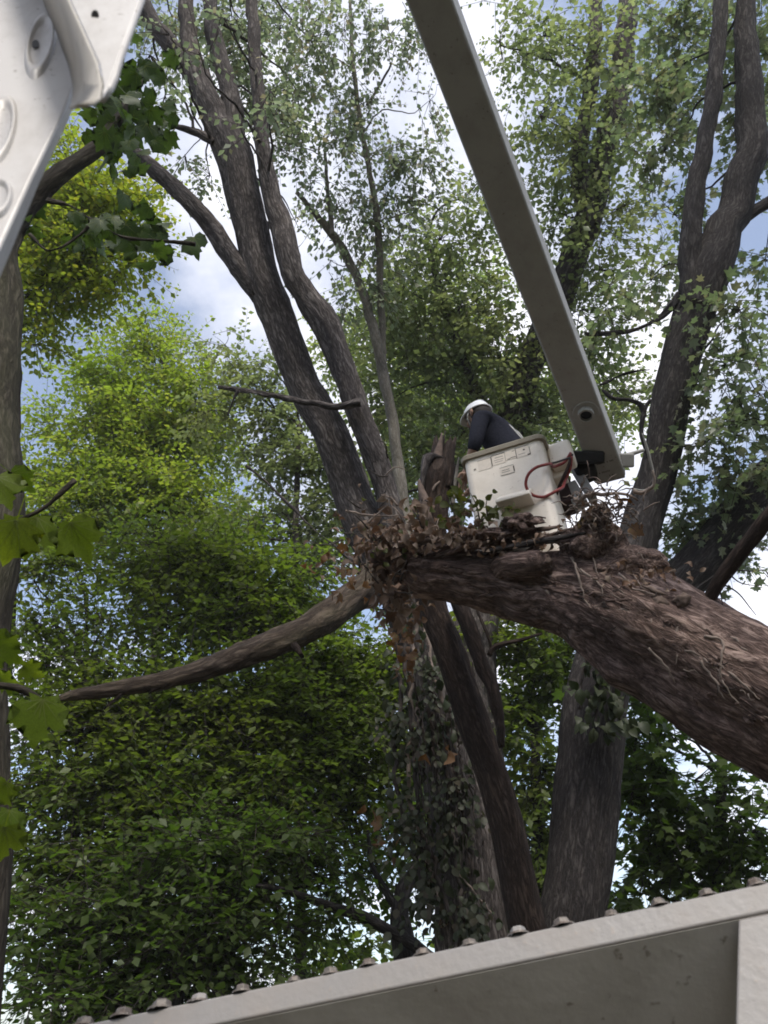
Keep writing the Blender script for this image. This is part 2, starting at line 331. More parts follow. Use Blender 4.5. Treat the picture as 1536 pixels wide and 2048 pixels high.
M_black = plain('black_rubber', (0.018, 0.017, 0.018), 0.6)
M_maroon = plain('dark_maroon_cover', (0.035, 0.018, 0.017), 0.8)
M_red = plain('red_hose', (0.22, 0.035, 0.03), 0.5, 0.4)
M_label = plain('faded_label', (0.70, 0.62, 0.53), 0.6, var=0.06)
M_ink = plain('label_ink', (0.10, 0.085, 0.07), 0.8)
M_cloth = plain('navy_cloth', (0.022, 0.023, 0.032), 0.95, 0.1, var=0.3, scale=60)
M_jeans = plain('dark_trousers', (0.03, 0.032, 0.04), 0.95, 0.1)
M_skin = plain('skin', (0.30, 0.185, 0.13), 0.6, 0.35, var=0.08)
M_hat = plain('white_plastic', (0.78, 0.78, 0.78), 0.35, 0.5, var=0.04)
M_hair = plain('dark_hair', (0.02, 0.015, 0.012), 0.7)
M_strap = plain('grey_webbing', (0.42, 0.41, 0.38), 0.8)
M_eye = plain('eye', (0.5, 0.5, 0.48), 0.3)

def ground_mat():
    m, t, b = mat_new('rough_grass_ground')
    tcn = N(t, 'ShaderNodeTexCoord'); n = N(t, 'ShaderNodeTexNoise', Scale=0.6, Detail=8.0); t.links.new(tcn.outputs['Object'], n.inputs['Vector'])
    r = ramp(t, n.outputs['Fac'], [(0.35, (0.035, 0.038, 0.018)), (0.5, (0.06, 0.05, 0.034)), (0.75, (0.10, 0.075, 0.055))])
    t.links.new(r.outputs[0], b.inputs['Base Color']); b.inputs['Roughness'].default_value = 1.0
    return m

# ------------------------------------------------------------------ ground
g = np.linspace(-1, 1, 61); gx, gy = np.meshgrid(np.sign(g)*np.abs(g)**2*600, np.sign(g)*np.abs(g)**2*600, indexing='ij')
gz = 0.25*vnoise(np.stack([gx*0.05, gy*0.05, gx*0], -1), 3)
GV = np.stack([gx, gy, gz], -1).reshape(-1, 3); ii, jj = np.meshgrid(np.arange(60), np.arange(60), indexing='ij')
GF = np.stack([ii*61+jj, (ii+1)*61+jj, (ii+1)*61+jj+1, ii*61+jj+1], -1).reshape(-1, 4)
tag(mk('ground', GV, GF, ground_mat(), smooth=True), 'rough grassy ground under the trees', 'ground', kind='structure')

# ------------------------------------------------------------------ foliage machinery
LEAF_DIAMOND = (np.array([[0, 0, 0], [0.34, 0.42, 0.07], [0, 1, 0.0], [-0.34, 0.42, 0.07]]), np.array([[0, 1, 2], [0, 2, 3]]))
LEAF_OVAL = (np.array([[0, 0, 0], [0.30, 0.25, 0.06], [0.33, 0.6, 0.06], [0, 1.0, -0.06], [-0.33, 0.6, 0.06], [-0.30, 0.25, 0.06]]),
             np.array([[0, 1, 2], [0, 2, 3], [0, 3, 4], [0, 4, 5]]))
LEAF_LOBED = (np.array([[0, 0, 0], [0.5, 0.18, 0.05], [0.28, 0.42, 0.03], [0.46, 0.72, 0.03], [0.14, 0.68, 0.0], [0, 1.05, -0.06],
                        [-0.14, 0.68, 0.0], [-0.46, 0.72, 0.03], [-0.28, 0.42, 0.03], [-0.5, 0.18, 0.05]]),
              np.array([[0, 1, 2], [0, 2, 4], [2, 3, 4], [0, 4, 5], [0, 5, 6], [0, 6, 8], [6, 7, 8], [0, 8, 9]]))

def leaves_vf(base, dirs, norms, size, tmpl):
    TV, TF = tmpl; n = len(base)
    y = nrm(dirs); z = nrm(norms - y * np.sum(norms*y, 1, keepdims=True)); x = np.cross(y, z)
    V = base[:, None, :] + size[:, None, None] * (TV[None, :, 0:1]*x[:, None] + TV[None, :, 1:2]*y[:, None] + TV[None, :, 2:3]*z[:, None])
    F = (np.arange(n)[:, None, None]*len(TV) + TF[None]).reshape(-1, 3)
    return V.reshape(-1, 3), F

def sprays(center, radii, n_leaf, size, droop=0.3, per=11, length=0.7, outward=0.5, flat=0.9, clump=0.75):
    """leafy twigs filling an ellipsoid: returns leaf arrays and twig lines"""
    ns = max(1, int(n_leaf / per))
    u = nrm(RNG.normal(size=(ns, 3))); rr = RNG.random((ns, 1)) ** (1/2.4) * (1 + 0.55*fbm(u*1.8 + center, 2, 5)[:, None])
    s = center + u*rr*radii
    # clumping: pull sprays toward a few random sub-centres so gaps open between them
    k = max(2, ns // 9); sub = center + nrm(RNG.normal(size=(k, 3))) * (1.25*RNG.random((k, 1)) ** (1/2.2)) * radii
    own = RNG.integers(0, k, ns); pull = np.minimum(1, RNG.random((ns, 1)) ** 0.6 * (clump + .2))
    s = s*(1 - pull) + (sub[own] + RNG.normal(size=(ns, 3))*radii*np.array([0.24, 0.24, 0.05]))*pull
    d = nrm(u*outward + RNG.normal(size=(ns, 3))*np.array([.6, .6, .35]) + np.array([0, 0, -droop]))
    L = length*(0.6 + 0.8*RNG.random(ns))
    side = nrm(np.cross(d, np.array([0, 0, 1.0])) + 1e-6)
    t = (np.arange(per)[None] + 0.3 + 0.5*RNG.random((ns, per))) / per
    sg = np.where(np.arange(per) % 2 == 0, 1.0, -1.0)[None, :, None]
    sag = -0.35*(t**2)[..., None]*L[:, None, None]*np.array([0, 0, 1.0])*droop
    base = s[:, None] + d[:, None]*(t*L[:, None])[..., None] + sag
    dr = d[:, None]*0.55 + sg*side[:, None]*0.75 + RNG.normal(size=(ns, per, 3))*0.35 + np.array([0, 0, -droop*0.9])
    nm = np.array([0, 0, flat]) + RNG.normal(size=(ns, per, 3))*0.36
    sz = size*(0.5 + 0.85*RNG.random((ns, per)))*(0.8 + .4*RNG.random((ns, 1)))
    base = base + dr*0.0 + sg*side[:, None]*0.015
    tip = s + d*L[:, None] + (-0.35*L[:, None])*np.array([0, 0, 1.0])*droop
    return base.reshape(-1, 3), dr.reshape(-1, 3), nm.reshape(-1, 3), sz.ravel(), s, tip

def twig_strips(a, b, r):
    """thin three-sided twigs"""
    n = len(a); d = nrm(b - a); x = nrm(np.cross(d, np.array([0.3, 0.2, 0.93]))); y = np.cross(d, x)
    ring = [x, -0.5*x + 0.87*y, -0.5*x - 0.87*y]
    V = np.stack([a + r*q for q in ring] + [b + r*0.35*q for q in ring], 1).reshape(-1, 3)
    f = np.array([[0, 1, 4, 3], [1, 2, 5, 4], [2, 0, 3, 5]])
    return V, (np.arange(n)[:, None, None]*6 + f[None]).reshape(-1, 4)

def place(name, me, parent, loc, d, nm, size):
    o = link(name, me, parent); y = nrm(d); z = nrm(np.asarray(nm) - y*np.dot(nm, y)); x = np.cross(y, z)
    p = np.asarray(loc) - pl(parent)
    o.matrix_local = Matrix([[*(size*np.array([x[0], y[0], z[0]])), p[0]], [*(size*np.array([x[1], y[1], z[1]])), p[1]], [*(size*np.array([x[2], y[2], z[2]])), p[2]], [0, 0, 0, 1]])
    return o
HAZE = 0.0009
TRI = [0]; COVER = 1.45
def tree(name, label, cat, stems, blobs, bark, leafm, leaf, size, group=None, droop=0.3, seg=20, ridge=0.0, amp=0.10, twig=0.006, rfreq=14,
         tmpl=LEAF_DIAMOND, per=11, length=0.7, limb_r=0.05, base=None, limbs=True, clump=0.75, singles=0, wob=0.22):
    """stems: [(points, radii)] (first is the trunk; it reaches the ground). blobs: (centre, radii, cover) leaf masses, each on its own limb"""
    b0 = np.asarray(stems[0][0][0]) if base is None else np.asarray(base)
    root = empty(name, b0, label, cat, group)
    sk = []
    for k, (pts, rr) in enumerate(stems):
        nm = 'trunk' if k == 0 else 'stem'
        tube_obj(nm, pts, rr, bark, root, seg=seg if k == 0 else max(12, seg*2//3), amp=amp, ridge=ridge, rfreq=rfreq, seed=k*13 + len(label), wob=wob)
        C, R, t = resample(pts, rr, 40); sk.append(np.c_[C, R])
    sk = np.concatenate(sk)
    LV, LF, tw, raw = [], [], Acc(), []; n0 = 0
    for bi, bl in enumerate(blobs):
        c, r, cover = np.asarray(bl[0], float), np.asarray(bl[1], float), bl[2]
        sz = size * (bl[3] if len(bl) > 3 else 1)
        dd = max(1.0, depth(c))
        n = int(COVER * cover * np.pi * r[0]*r[2] / (0.24*sz*sz))
        B, D, Nn, Z, s0, s1 = sprays(c, r, n, sz, droop, per, length, clump=clump)
        raw.append((B, D, Nn, Z)); V, F = leaves_vf(B, D, Nn, Z, tmpl); LV.append(V); LF.append(F + n0); n0 += len(V); TRI[0] += len(F)
        # limb from the skeleton to the middle of the leaf mass, then forks to its sprays
        if limbs:
            dist = np.linalg.norm(sk[:, :3] - c, axis=1) + np.maximum(0, sk[:, 2] - c[2] + 0.3)*1.5
            q = sk[int(np.argmin(dist))]; st = q[:3]; ln = np.linalg.norm(c - st)
            if ln > 0.25:
                m1 = st*0.6 + c*0.4 + np.array([0, 0, 0.10*ln]) + RNG.normal(size=3)*0.06*ln
                m2 = st*0.25 + c*0.75 + np.array([0, 0, 0.06*ln]) + RNG.normal(size=3)*0.05*ln
                r0 = min(q[3]*0.55, limb_r*(0.5 + 0.16*ln))
                tube_obj('limb', [st, m1, m2, c], [r0, r0*0.7, r0*0.45, r0*0.25], bark, root, seg=7, n=14, wob=1.2, seed=bi)
            k = min(len(s0), 7 + int(len(s0)*0.05))
            for j in RNG.choice(len(s0), k, replace=False):
                e = s0[j]; mm = (c + e)/2 + RNG.normal(size=3)*0.08*np.linalg.norm(e - c)
                rr = limb_r*0.22
                tw.add(*tube([c, mm, e], [rr, rr*0.7, rr*0.3], seg=4, n=5))
        if twig: tw.add(*twig_strips(s0, s1, twig))
    if LV and singles:
        # the leaves that show largest are objects of their own, on one shared blade
        LB, LD_, LN, LZ = (np.concatenate(q) for q in zip(*raw))
        q = LB + 0.5*LZ[:, None]*nrm(LD_) - CAM; zd = q @ FWD; u_, v_ = (q @ RGT)/zd*FPX, (q @ UPV)/zd*FPX
        sc_ = np.where((np.abs(u_) < 740) & (np.abs(v_) < 990), LZ/zd, 0); pick = np.argsort(-sc_)[:singles]
        bme = bpy.data.meshes.new('leaf'); bme.from_pydata([tuple(v) for v in tmpl[0]], [], [tuple(f) for f in tmpl[1]]); bme.materials.append(single_of[leafm.name])
        for k in pick: place('leaf', bme, root, LB[k], LD_[k], LN[k], float(LZ[k]))
        keep = np.ones(len(LB), bool); keep[pick] = False
        V, F = leaves_vf(LB[keep], LD_[keep], LN[keep], LZ[keep], tmpl); LV, LF = [V], [F]
    if LV: mk('crown', np.concatenate(LV), np.concatenate(LF), leafm, root, stuff=True)
    if tw.n: tw.build('twigs', M_twig, root, smooth=False, stuff=True)
    return root

def B(px, py, Y, rx, ry, cover, s=1.0, rd=None):
    """a leaf mass seen about (px, py) that stands Y metres off: centre, radii in metres"""
    c = PY(px, py, Y); d = depth(c); a, b = rx*d/FPX, ry*d/FPX
    return (c, (a, (rd or (a+b)/2), b), cover, s)
def ground_under(p, dx=0.0, dy=0.0): return np.array([p[0] + dx, p[1] + dy, -0.15])


# ------------------------------------------------------------------ tree stems from sightings
def ST(rows, Yf=None, ground=None):
    pts, rr = [], []
    for r in rows:
        px, py = r[0], r[1]
        Y = Yf(py) if Yf else r[3]
        p = PY(px, py, Y); pts.append(p); rr.append(r[2]*depth(p)/FPX)
    if ground is not None:
        g0 = pts[0] + np.array([ground[0], ground[1], 0]); z = pts[0][2]
        pts = [np.array([g0[0], g0[1], -0.2]), (g0 + pts[0])/2*np.array([1, 1, 0]) + np.array([0, 0, z*0.5])] + pts
        rr = [rr[0]*1.7, rr[0]*1.12] + rr
    return np.array(pts), np.array(rr)
YA = lambda py: float(np.interp(py, [-150, 0, 1000, 2000], [5.3, 5.6, 8.0, 8.6]))
YR = lambda py: float(np.interp(py, [-150, 0, 1000, 2000], [4.9, 5.2, 7.6, 8.2]))

# twin-stemmed grey tree in the middle
stA = [ST([(965, 2000, 82), (950, 1800, 76), (905, 1550, 66), (855, 1300, 58), (800, 1160, 52), (745, 1060, 44), (712, 1005, 38), (668, 900, 38), (620, 790, 36),
           (578, 700, 33), (548, 620, 34), (522, 550, 34), (510, 480, 33), (492, 400, 35), (464, 300, 37), (432, 225, 28), (403, 170, 22), (382, 100, 18), (374, 0, 15), (368, -120, 12)], YA, (0.15, 0.2)),
       ST([(468, 310, 26), (462, 200, 19), (436, 110, 17), (420, 0, 14), (410, -120, 11)], YA),
       ST([(790, 1080, 24), (764, 960, 22), (735, 880, 23), (704, 800, 24), (674, 715, 24), (653, 655, 27), (622, 605, 27), (596, 560, 24), (571, 480, 24), (548, 410, 19), (530, 330, 16), (520, 240, 14), (512, 140, 13), (502, 0, 11), (496, -100, 9)], lambda p: YA(p) - 0.25),
       ST([(522, 588, 26), (492, 552, 22), (458, 505, 19), (425, 460, 18), (390, 420, 17), (350, 378, 16), (305, 335, 14), (262, 298, 12), (205, 250, 9)], lambda p: YA(p) - 0.05),
       ST([(412, 200, 21), (377, 140, 18), (335, 84, 17), (283, 7, 16), (250, -60, 13)], YA),
       ST([(428, 285, 9), (400, 268, 8), (372, 258, 6), (345, 250, 5)], lambda p: YA(p) - 0.1),
       ST([(722, 806, 8), (680, 813, 6.5), (620, 806, 6), (575, 797, 6), (520, 786, 5), (470, 779, 4), (436, 774, 2.5)], lambda p: YA(p) - 0.45),
       ST([(478, 781, 4), (468, 800, 3), (456, 832, 2)], lambda p: YA(p) - 0.55),
       ST([(738, 1146, 4), (690, 1108, 3.5), (620, 1052, 3.2), (560, 990, 2.8), (492, 930, 2.2)], lambda p: YA(p) - 0.5),
       ST([(880, 690, 2), (820, 610, 3), (790, 880, 4)][::-1], lambda p: YA(p) - 0.2)][:9]
blA = [B(560, 60, 6.9, 90, 80, 0.60), B(600, 190, 7.2, 70, 90, 0.64), B(560, 300, 7.4, 50, 60, 0.56), B(470, 60, 6.6, 60, 80, 0.72), B(350, 60, 6.6, 60, 70, 0.72), B(330, 190, 7.0, 50, 50, 0.40),
       B(370, 310, 7.3, 40, 40, 0.36), B(420, 350, 7.4, 40, 60, 0.32), B(500, 150, 6.8, 50, 90, 0.80), B(590, 440, 7.7, 26, 45, 0.28), B(590, 500, 7.9, 30, 30, 0.24), B(440, 120, 6.7, 60, 100, 0.72), B(300, 30, 6.4, 70, 60, 0.64), B(450, 40, 4.9, 40, 50, .35), B(340, 70, 4.9, 40, 50, .4), B(540, 180, 5.2, 40, 60, .45), B(400, 110, 4.9, 36, 40, .3), B(480, 250, 5.6, 40, 40, .22), B(300, 110, 5.2, 40, 40, .6), B(620, 80, 6.4, 60, 60, .7), B(500, 60, 6.6, 50, 70, .8), B(560, 240, 6.8, 40, 60, .7)]
treeA = tree('maple_tree', 'tall grey-barked tree with two stems rising side by side from the leaf tangle', 'tree', stA, blA, M_bark_grey, M_leaf_silver, LEAF_DIAMOND, 0.095, singles=150,
             droop=0.5, seg=56, ridge=0.014, rfreq=13, limb_r=0.035, length=0.6)
lowlimb = ST([(775, 1130, 40), (735, 1176, 34), (690, 1208, 31), (640, 1240, 30), (560, 1283, 28), (500, 1305, 26), (440, 1326, 24), (370, 1350, 18), (300, 1367, 16), (210, 1382, 13), (150, 1391, 10), (118, 1398, 6)],
             lambda p: float(np.interp(p, [1130, 1400], [7.7, 5.6])))
tube_obj('limb', *lowlimb, M_bark_moss, treeA, seg=40, n=150, amp=0.10, ridge=0.010, rfreq=15, seed=5, wob=0.05)
def stub(parent, a, b, r0, r1, mat, seed=0): return tube_obj('broken_stub', [a, (np.asarray(a)+b)/2, b], [r0, (r0+r1)/2, r1], mat, parent, seg=12, n=9, amp=0.25, jag=0.06, seed=seed)
for (x0, y0, x1, y1, r) in [(335, 1362, 305, 1380, 9), (255, 1378, 215, 1412, 4), (590, 1290, 602, 1308, 9)]:
    Yl = float(np.interp(y0, [1130, 1400], [7.7, 5.6])); stub(treeA, PY(x0, y0, Yl), PY(x1, y1, Yl - .05), r*Yl/FPX, r*.5*Yl/FPX, M_bark_brown, x0)

# dark forked tree on the right
stR = [ST([(1112, 2000, 72), (1135, 1850, 68), (1155, 1700, 65), (1180, 1500, 62), (1192, 1400, 60), (1218, 1300, 58), (1250, 1180, 50), (1280, 1080, 41), (1300, 1000, 38), (1321, 900, 36), (1342, 800, 40), (1365, 700, 40),
           (1387, 620, 42), (1412, 550, 46), (1446, 470, 38), (1475, 400, 32), (1492, 330, 30), (1502, 200, 27), (1495, 90, 21), (1491, 0, 17), (1488, -120, 12)], YR, (-0.1, 0.2)),
       ST([(1385, 620, 24), (1384, 540, 22), (1386, 460, 20), (1398, 350, 18), (1425, 200, 16), (1436, 100, 15), (1445, 0, 14), (1452, -110, 11)], lambda p: YR(p) - 0.1),
       ST([(1470, 440, 14), (1512, 418, 12), (1545, 400, 11), (1640, 330, 9)], YR),
       ST([(1225, 1320, 48), (1300, 1235, 44), (1370, 1165, 42), (1425, 1110, 44), (1480, 1052, 46), (1540, 985, 48), (1640, 880, 42), (1800, 700, 30)], lambda p: YR(p) + 0.3),
       ST([(1360, 590, 8), (1345, 612, 8), (1320, 635, 6), (1280, 657, 5), (1225, 667, 4), (1170, 668, 2.5)], lambda p: YR(p) - 0.05),
       ST([(1290, 835, 5), (1280, 810, 5), (1262, 800, 5), (1225, 795, 5), (1205, 780, 3)], lambda p: YR(p) - 0.3),
       ST([(1295, 915, 6), (1280, 860, 5), (1285, 830, 5), (1300, 800, 3)], lambda p: YR(p) - 0.3),
       ST([(1300, 740, 3), (1260, 745, 3), (1200, 770, 2)], lambda p: YR(p))]
blR = [B(1350, 60, 6.4, 80, 70, 1.3), B(1340, 180, 6.6, 80, 70, 1.2), B(1330, 300, 6.9, 70, 60, .9), B(1480, 90, 6.2, 80, 90, 1.2), B(1500, 220, 6.4, 60, 70, 1.3), B(1520, 330, 6.8, 40, 50, .9),
       B(1480, 620, 6.5, 60, 60, 1.0), B(1450, 730, 6.8, 70, 70, 1.0), B(1430, 860, 7.1, 80, 80, .95), B(1510, 780, 7.0, 50, 70, 1.2), B(1300, 560, 7.3, 60, 60, .7), B(1260, 640, 6.6, 60, 40, .7),
       B(1500, 930, 7.2, 60, 60, 1.1), B(1390, 1050, 8.2, 70, 60, 2.2), B(1460, 1060, 8.0, 50, 40, 1.3), B(1530, 1140, 7.2, 26, 30, .8), B(1350, 430, 7.1, 50, 50, .6), B(1530, 520, 7.5, 40, 60, .7), B(1420, 960, 7.6, 60, 50, .5)]
treeR = tree('oak_tree', 'dark-barked forked tree on the right behind the end of the boom', 'tree', stR, blR, M_bark_dark, M_leaf_oak, None, 0.102, tmpl=LEAF_LOBED, singles=280, clump=.5,
             droop=0.45, seg=56, ridge=0.013, rfreq=13, limb_r=0.03, length=0.6, per=9)

# slim dark trunk that props up the fallen log's end
YS = lambda py: float(np.interp(py, [1100, 1900], [6.55, 6.9]))
stS = [ST([(1088, 2000, 42), (1052, 1870, 39), (1012, 1680, 36), (966, 1510, 34), (914, 1360, 32), (874, 1235, 30), (852, 1160, 27), (845, 1120, 22)], YS, (0.05, 0.1)),
       ST([(915, 1195, 16), (938, 1250, 17), (962, 1315, 16), (985, 1390, 14), (998, 1445, 10), (1003, 1495, 6)], lambda p: 6.35),
       ST([(978, 1310, 5), (985, 1296, 5), (1010, 1288, 4), (1050, 1278, 3.5), (1085, 1266, 3)], lambda p: 6.3),
       ST([(983, 1296, 4), (972, 1262, 3), (955, 1222, 2.5)], lambda p: 6.3)]
tree('slim_tree', 'slender dark trunk leaning under the broken end of the fallen log', 'tree', stS, [], M_bark_brown, None, None, .1, seg=40, ridge=0.009, rfreq=15)

# ------------------------------------------------------------------ trees standing behind
def simple(px, py0, py1, Y0, Y1, r0, r1, bend=0, lean=0):
    k = np.linspace(0, 1, 6)
    rows = [(px + lean*t + bend*math.sin(t*3.1), py0 + (py1-py0)*t, r0 + (r1-r0)*t, Y0 + (Y1-Y0)*t) for t in k]
    return ST(rows, None, (0, 0))
stB = [ST([(960, 1300, 34, 12.6), (985, 1050, 32, 12.2), (1020, 860, 30, 11.8), (1058, 745, 29, 11.3), (1105, 620, 28, 10.6), (1150, 505, 27, 10), (1188, 405, 26, 9.5), (1212, 300, 24, 9), (1236, 190, 22, 8.5), (1252, 60, 20, 8), (1262, -80, 15, 7.6)], None, (-.3, .4)),
       ST([(1170, 450, 18, 9.6), (1160, 330, 17, 9), (1178, 200, 15, 8.5), (1190, 60, 13, 8), (1196, -80, 9, 7.5)]),
       ST([(1005, 910, 12, 12), (960, 800, 10, 11.5), (900, 640, 8, 10.8), (850, 480, 6, 10)])]
blB = [B(1090, 70, 7.8, 110, 90, 0.82), B(1190, 110, 8.0, 100, 100, 0.70), B(1000, 90, 7.7, 70, 70, 0.45), B(1080, 230, 8.4, 90, 80, 0.74), B(1150, 310, 8.9, 100, 90, 0.78), B(1250, 250, 8.6, 90, 90, 0.74),
       B(1130, 430, 9.6, 90, 80, 1.07), B(1250, 410, 9.4, 90, 70, 0.61), B(1200, 540, 10.2, 100, 80, 0.98), B(1180, 690, 11.0, 90, 80, 1.13), B(1240, 780, 11.5, 70, 70, 1.02), B(1160, 620, 10.6, 70, 60, 1.05),
       B(880, 480, 10.0, 110, 90, 0.96), B(960, 360, 9.2, 60, 80, 0.74), B(800, 590, 10.6, 120, 90, 1.13), B(920, 610, 10.6, 120, 100, 1.22), B(1000, 720, 11.2, 100, 90, 1.22), B(860, 730, 11.4, 130, 100, 1.27),
       B(780, 800, 11.8, 90, 100, 1.25), B(930, 860, 12, 120, 90, 1.27), B(840, 930, 12.3, 90, 80, 1.27), B(1060, 850, 11.8, 80, 60, 1.22), B(1110, 830, 11.8, 70, 60, 1.05), B(700, 1000, 12.3, 40, 60, 1.16)]
tree('tall_tree', 'tall leafy tree behind the boom, its bare trunk showing right of the helmet', 'tree', stB, blB, M_bark_grey, M_leaf_mid, None, 0.125, droop=0.4, seg=24, limb_r=0.05, length=0.9, ridge=0.01)
stC = [ST([(830, 1240, 13, 11), (800, 950, 12, 10.5), (770, 760, 11, 9.8), (742, 640, 10, 9.3), (715, 555, 9, 9), (680, 490, 8.5, 8.7), (640, 440, 7, 8.4), (595, 385, 4, 8)], None, (.2, .2)),
       ST([(768, 750, 8, 9.8), (760, 560, 7, 9), (756, 450, 7, 8.5), (742, 360, 6, 8.1), (722, 250, 5, 7.6), (706, 120, 4, 7.1), (700, 0, 3, 6.6)]),
       ST([(665, 470, 5, 8.5), (655, 380, 4, 8.2), (650, 300, 3, 7.9)]),
       ST([(735, 210, 3, 7.4), (760, 170, 2.5, 7.3), (782, 130, 2, 7.1)])]
blC = [B(690, 60, 6.8, 100, 80, 0.52), B(780, 70, 6.8, 80, 70, 0.56), B(840, 60, 6.8, 50, 60, 0.42), B(660, 170, 7.3, 80, 70, 0.52), B(720, 210, 7.5, 60, 60, 0.63), B(690, 290, 7.8, 70, 80, 0.52), B(780, 300, 7.9, 70, 80, 0.48),
       B(840, 330, 8, 70, 70, 0.63), B(690, 400, 8.3, 60, 70, 0.63), B(770, 400, 8.4, 90, 80, 0.59), B(850, 410, 8.5, 60, 60, 0.43), B(740, 490, 8.8, 70, 60, 0.48), B(620, 360, 8, 36, 50, 0.48), B(660, 520, 9, 36, 30, 0.35),
       B(860, 200, 7.4, 50, 60, 0.38), B(590, 290, 7.8, 36, 50, 0.48), B(690, 600, 9.2, 40, 36, 0.42), B(750, 570, 9.2, 60, 50, 0.77), B(620, 110, 7, 60, 60, 0.42)]
tree('pale_tree', 'slender pale-stemmed tree with hanging silvery leaves left of the boom', 'tree', stC, blC, M_bark_smooth, M_leaf_silver, None, 0.105, tmpl=LEAF_DIAMOND, singles=150, clump=.5, droop=0.9, seg=14, limb_r=0.025, length=0.7)
stD = [simple(300, 1600, 900, 16, 15.6, 14, 7, 8, 10)]
blD = [B(290, 700, 15, 100, 60, 2.0), B(210, 760, 15, 90, 70, 1.9), B(380, 770, 15, 90, 70, 2.2), B(110, 850, 15, 70, 60, 1.1), B(260, 860, 15.5, 130, 90, 3.0), B(400, 880, 15.5, 90, 80, 2.6), B(100, 950, 15, 70, 60, 2.0),
       B(220, 980, 15.5, 120, 90, 3.0), B(350, 1000, 15.5, 110, 90, 3.0), B(440, 1060, 15.8, 70, 70, 2.2), B(130, 1040, 15, 80, 70, 2.6), B(290, 640, 15, 40, 24, 1.4)]
tree('yellowing_tree', 'broad yellow-green tree seen whole left of the grey twin stems', 'tree', stD, blD, M_bark_grey, M_leaf_lime, None, 0.125, droop=0.3, seg=16, limb_r=0.04, length=0.9, group=None)
stE = [simple(12, 1300, 480, 10.5, 9.2, 14, 7, 4, 25)]
blE = [B(150, 420, 9, 80, 80, 2.6), B(235, 400, 9, 70, 80, 2.4), B(90, 480, 9.2, 70, 70, 2.4), B(170, 520, 9.3, 90, 60, 2.5), B(80, 590, 9.5, 70, 60, 2.0), B(60, 690, 9.8, 50, 50, 1.0), B(130, 310, 8.7, 50, 50, 2.2), B(275, 520, 9.3, 50, 30, 1.3), B(290, 460, 9.2, 30, 50, 1.2), B(110, 540, 9.3, 80, 60, 1.6), B(230, 560, 9.3, 70, 36, 1.3), B(60, 640, 9.6, 40, 50, 1.3)]
tree('golden_tree', 'bright yellow tree top directly below the pale metal panel', 'tree', stE, blE, M_bark_brown, M_leaf_yellow, None, 0.11, droop=0.3, seg=14, limb_r=0.04, length=0.7)
stF = [simple(600, 1500, 850, 13, 12.6, 10, 5, -10, 0)]
blF = [B(450, 690, 12, 50, 50, .7), B(500, 780, 12.3, 60, 60, 1.0), B(545, 740, 12.3, 50, 40, 1.5), B(430, 820, 12.3, 60, 50, .9), B(490, 890, 12.6, 60, 40, .55), B(570, 830, 12.6, 70, 60, 2.0), B(560, 930, 12.8, 80, 70, 1.7),
       B(610, 1040, 13, 80, 70, 2.4), B(500, 1040, 13, 60, 50, 1.5), B(640, 930, 12.8, 60, 70, 2.0), B(640, 1130, 13, 70, 50, 2.0), B(370, 1090, 13, 50, 40, 2.0)]
tree('young_tree', 'thin-crowned green tree in the gap behind the twin stems', 'tree', stF, blF, M_bark_grey, M_leaf_mid, None, 0.115, droop=0.3, seg=12, limb_r=0.035, length=0.7)
stJ = [simple(900, 1500, 800, 19, 18, 12, 5, 10, 20)]
blJ = [B(700, 700, 18, 80, 70, 1.4), B(800, 640, 18, 90, 80, 1.6), B(900, 700, 18, 100, 90, 1.8), B(1010, 780, 18, 100, 90, 1.8), B(820, 800, 18, 110, 90, 1.8), B(930, 880, 18, 110, 80, 1.8), B(790, 930, 18, 90, 80, 1.8), B(1110, 760, 18, 80, 80, 1.5), B(1060, 880, 18, 100, 70, 1.6), B(1200, 830, 18, 80, 70, 1.2), B(950, 560, 18, 70, 60, .9), B(740, 1030, 18, 80, 60, 1.6)]
tree('sunny_tree', 'light green tree far back behind the worker and the stump', 'tree', stJ, blJ, M_bark_grey, M_leaf_lime2, None, 0.15, droop=0.3, seg=12, limb_r=0.03, length=0.9)
# three dark trees at lower left
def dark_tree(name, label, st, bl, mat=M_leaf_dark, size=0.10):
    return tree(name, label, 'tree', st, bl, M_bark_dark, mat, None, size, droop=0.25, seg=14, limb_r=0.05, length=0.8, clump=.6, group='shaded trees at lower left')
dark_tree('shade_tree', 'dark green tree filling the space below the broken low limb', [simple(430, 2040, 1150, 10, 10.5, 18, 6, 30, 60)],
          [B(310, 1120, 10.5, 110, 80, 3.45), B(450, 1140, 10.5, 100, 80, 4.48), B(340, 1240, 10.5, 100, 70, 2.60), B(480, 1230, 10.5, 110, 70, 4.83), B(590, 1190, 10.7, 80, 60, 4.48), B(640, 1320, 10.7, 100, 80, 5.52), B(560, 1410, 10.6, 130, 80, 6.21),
           B(400, 1420, 10.4, 130, 80, 6.21), B(480, 1560, 10.3, 140, 80, 6.21), B(640, 1500, 10.6, 110, 80, 5.86), B(720, 1400, 11, 70, 90, 5.17), B(700, 1610, 10.8, 90, 70, 3.79), B(770, 1330, 11.2, 60, 90, 4.48), B(800, 1500, 11.2, 70, 90, 4.48), B(840, 1640, 11.4, 60, 80, 3.79)], M_leaf_forest)
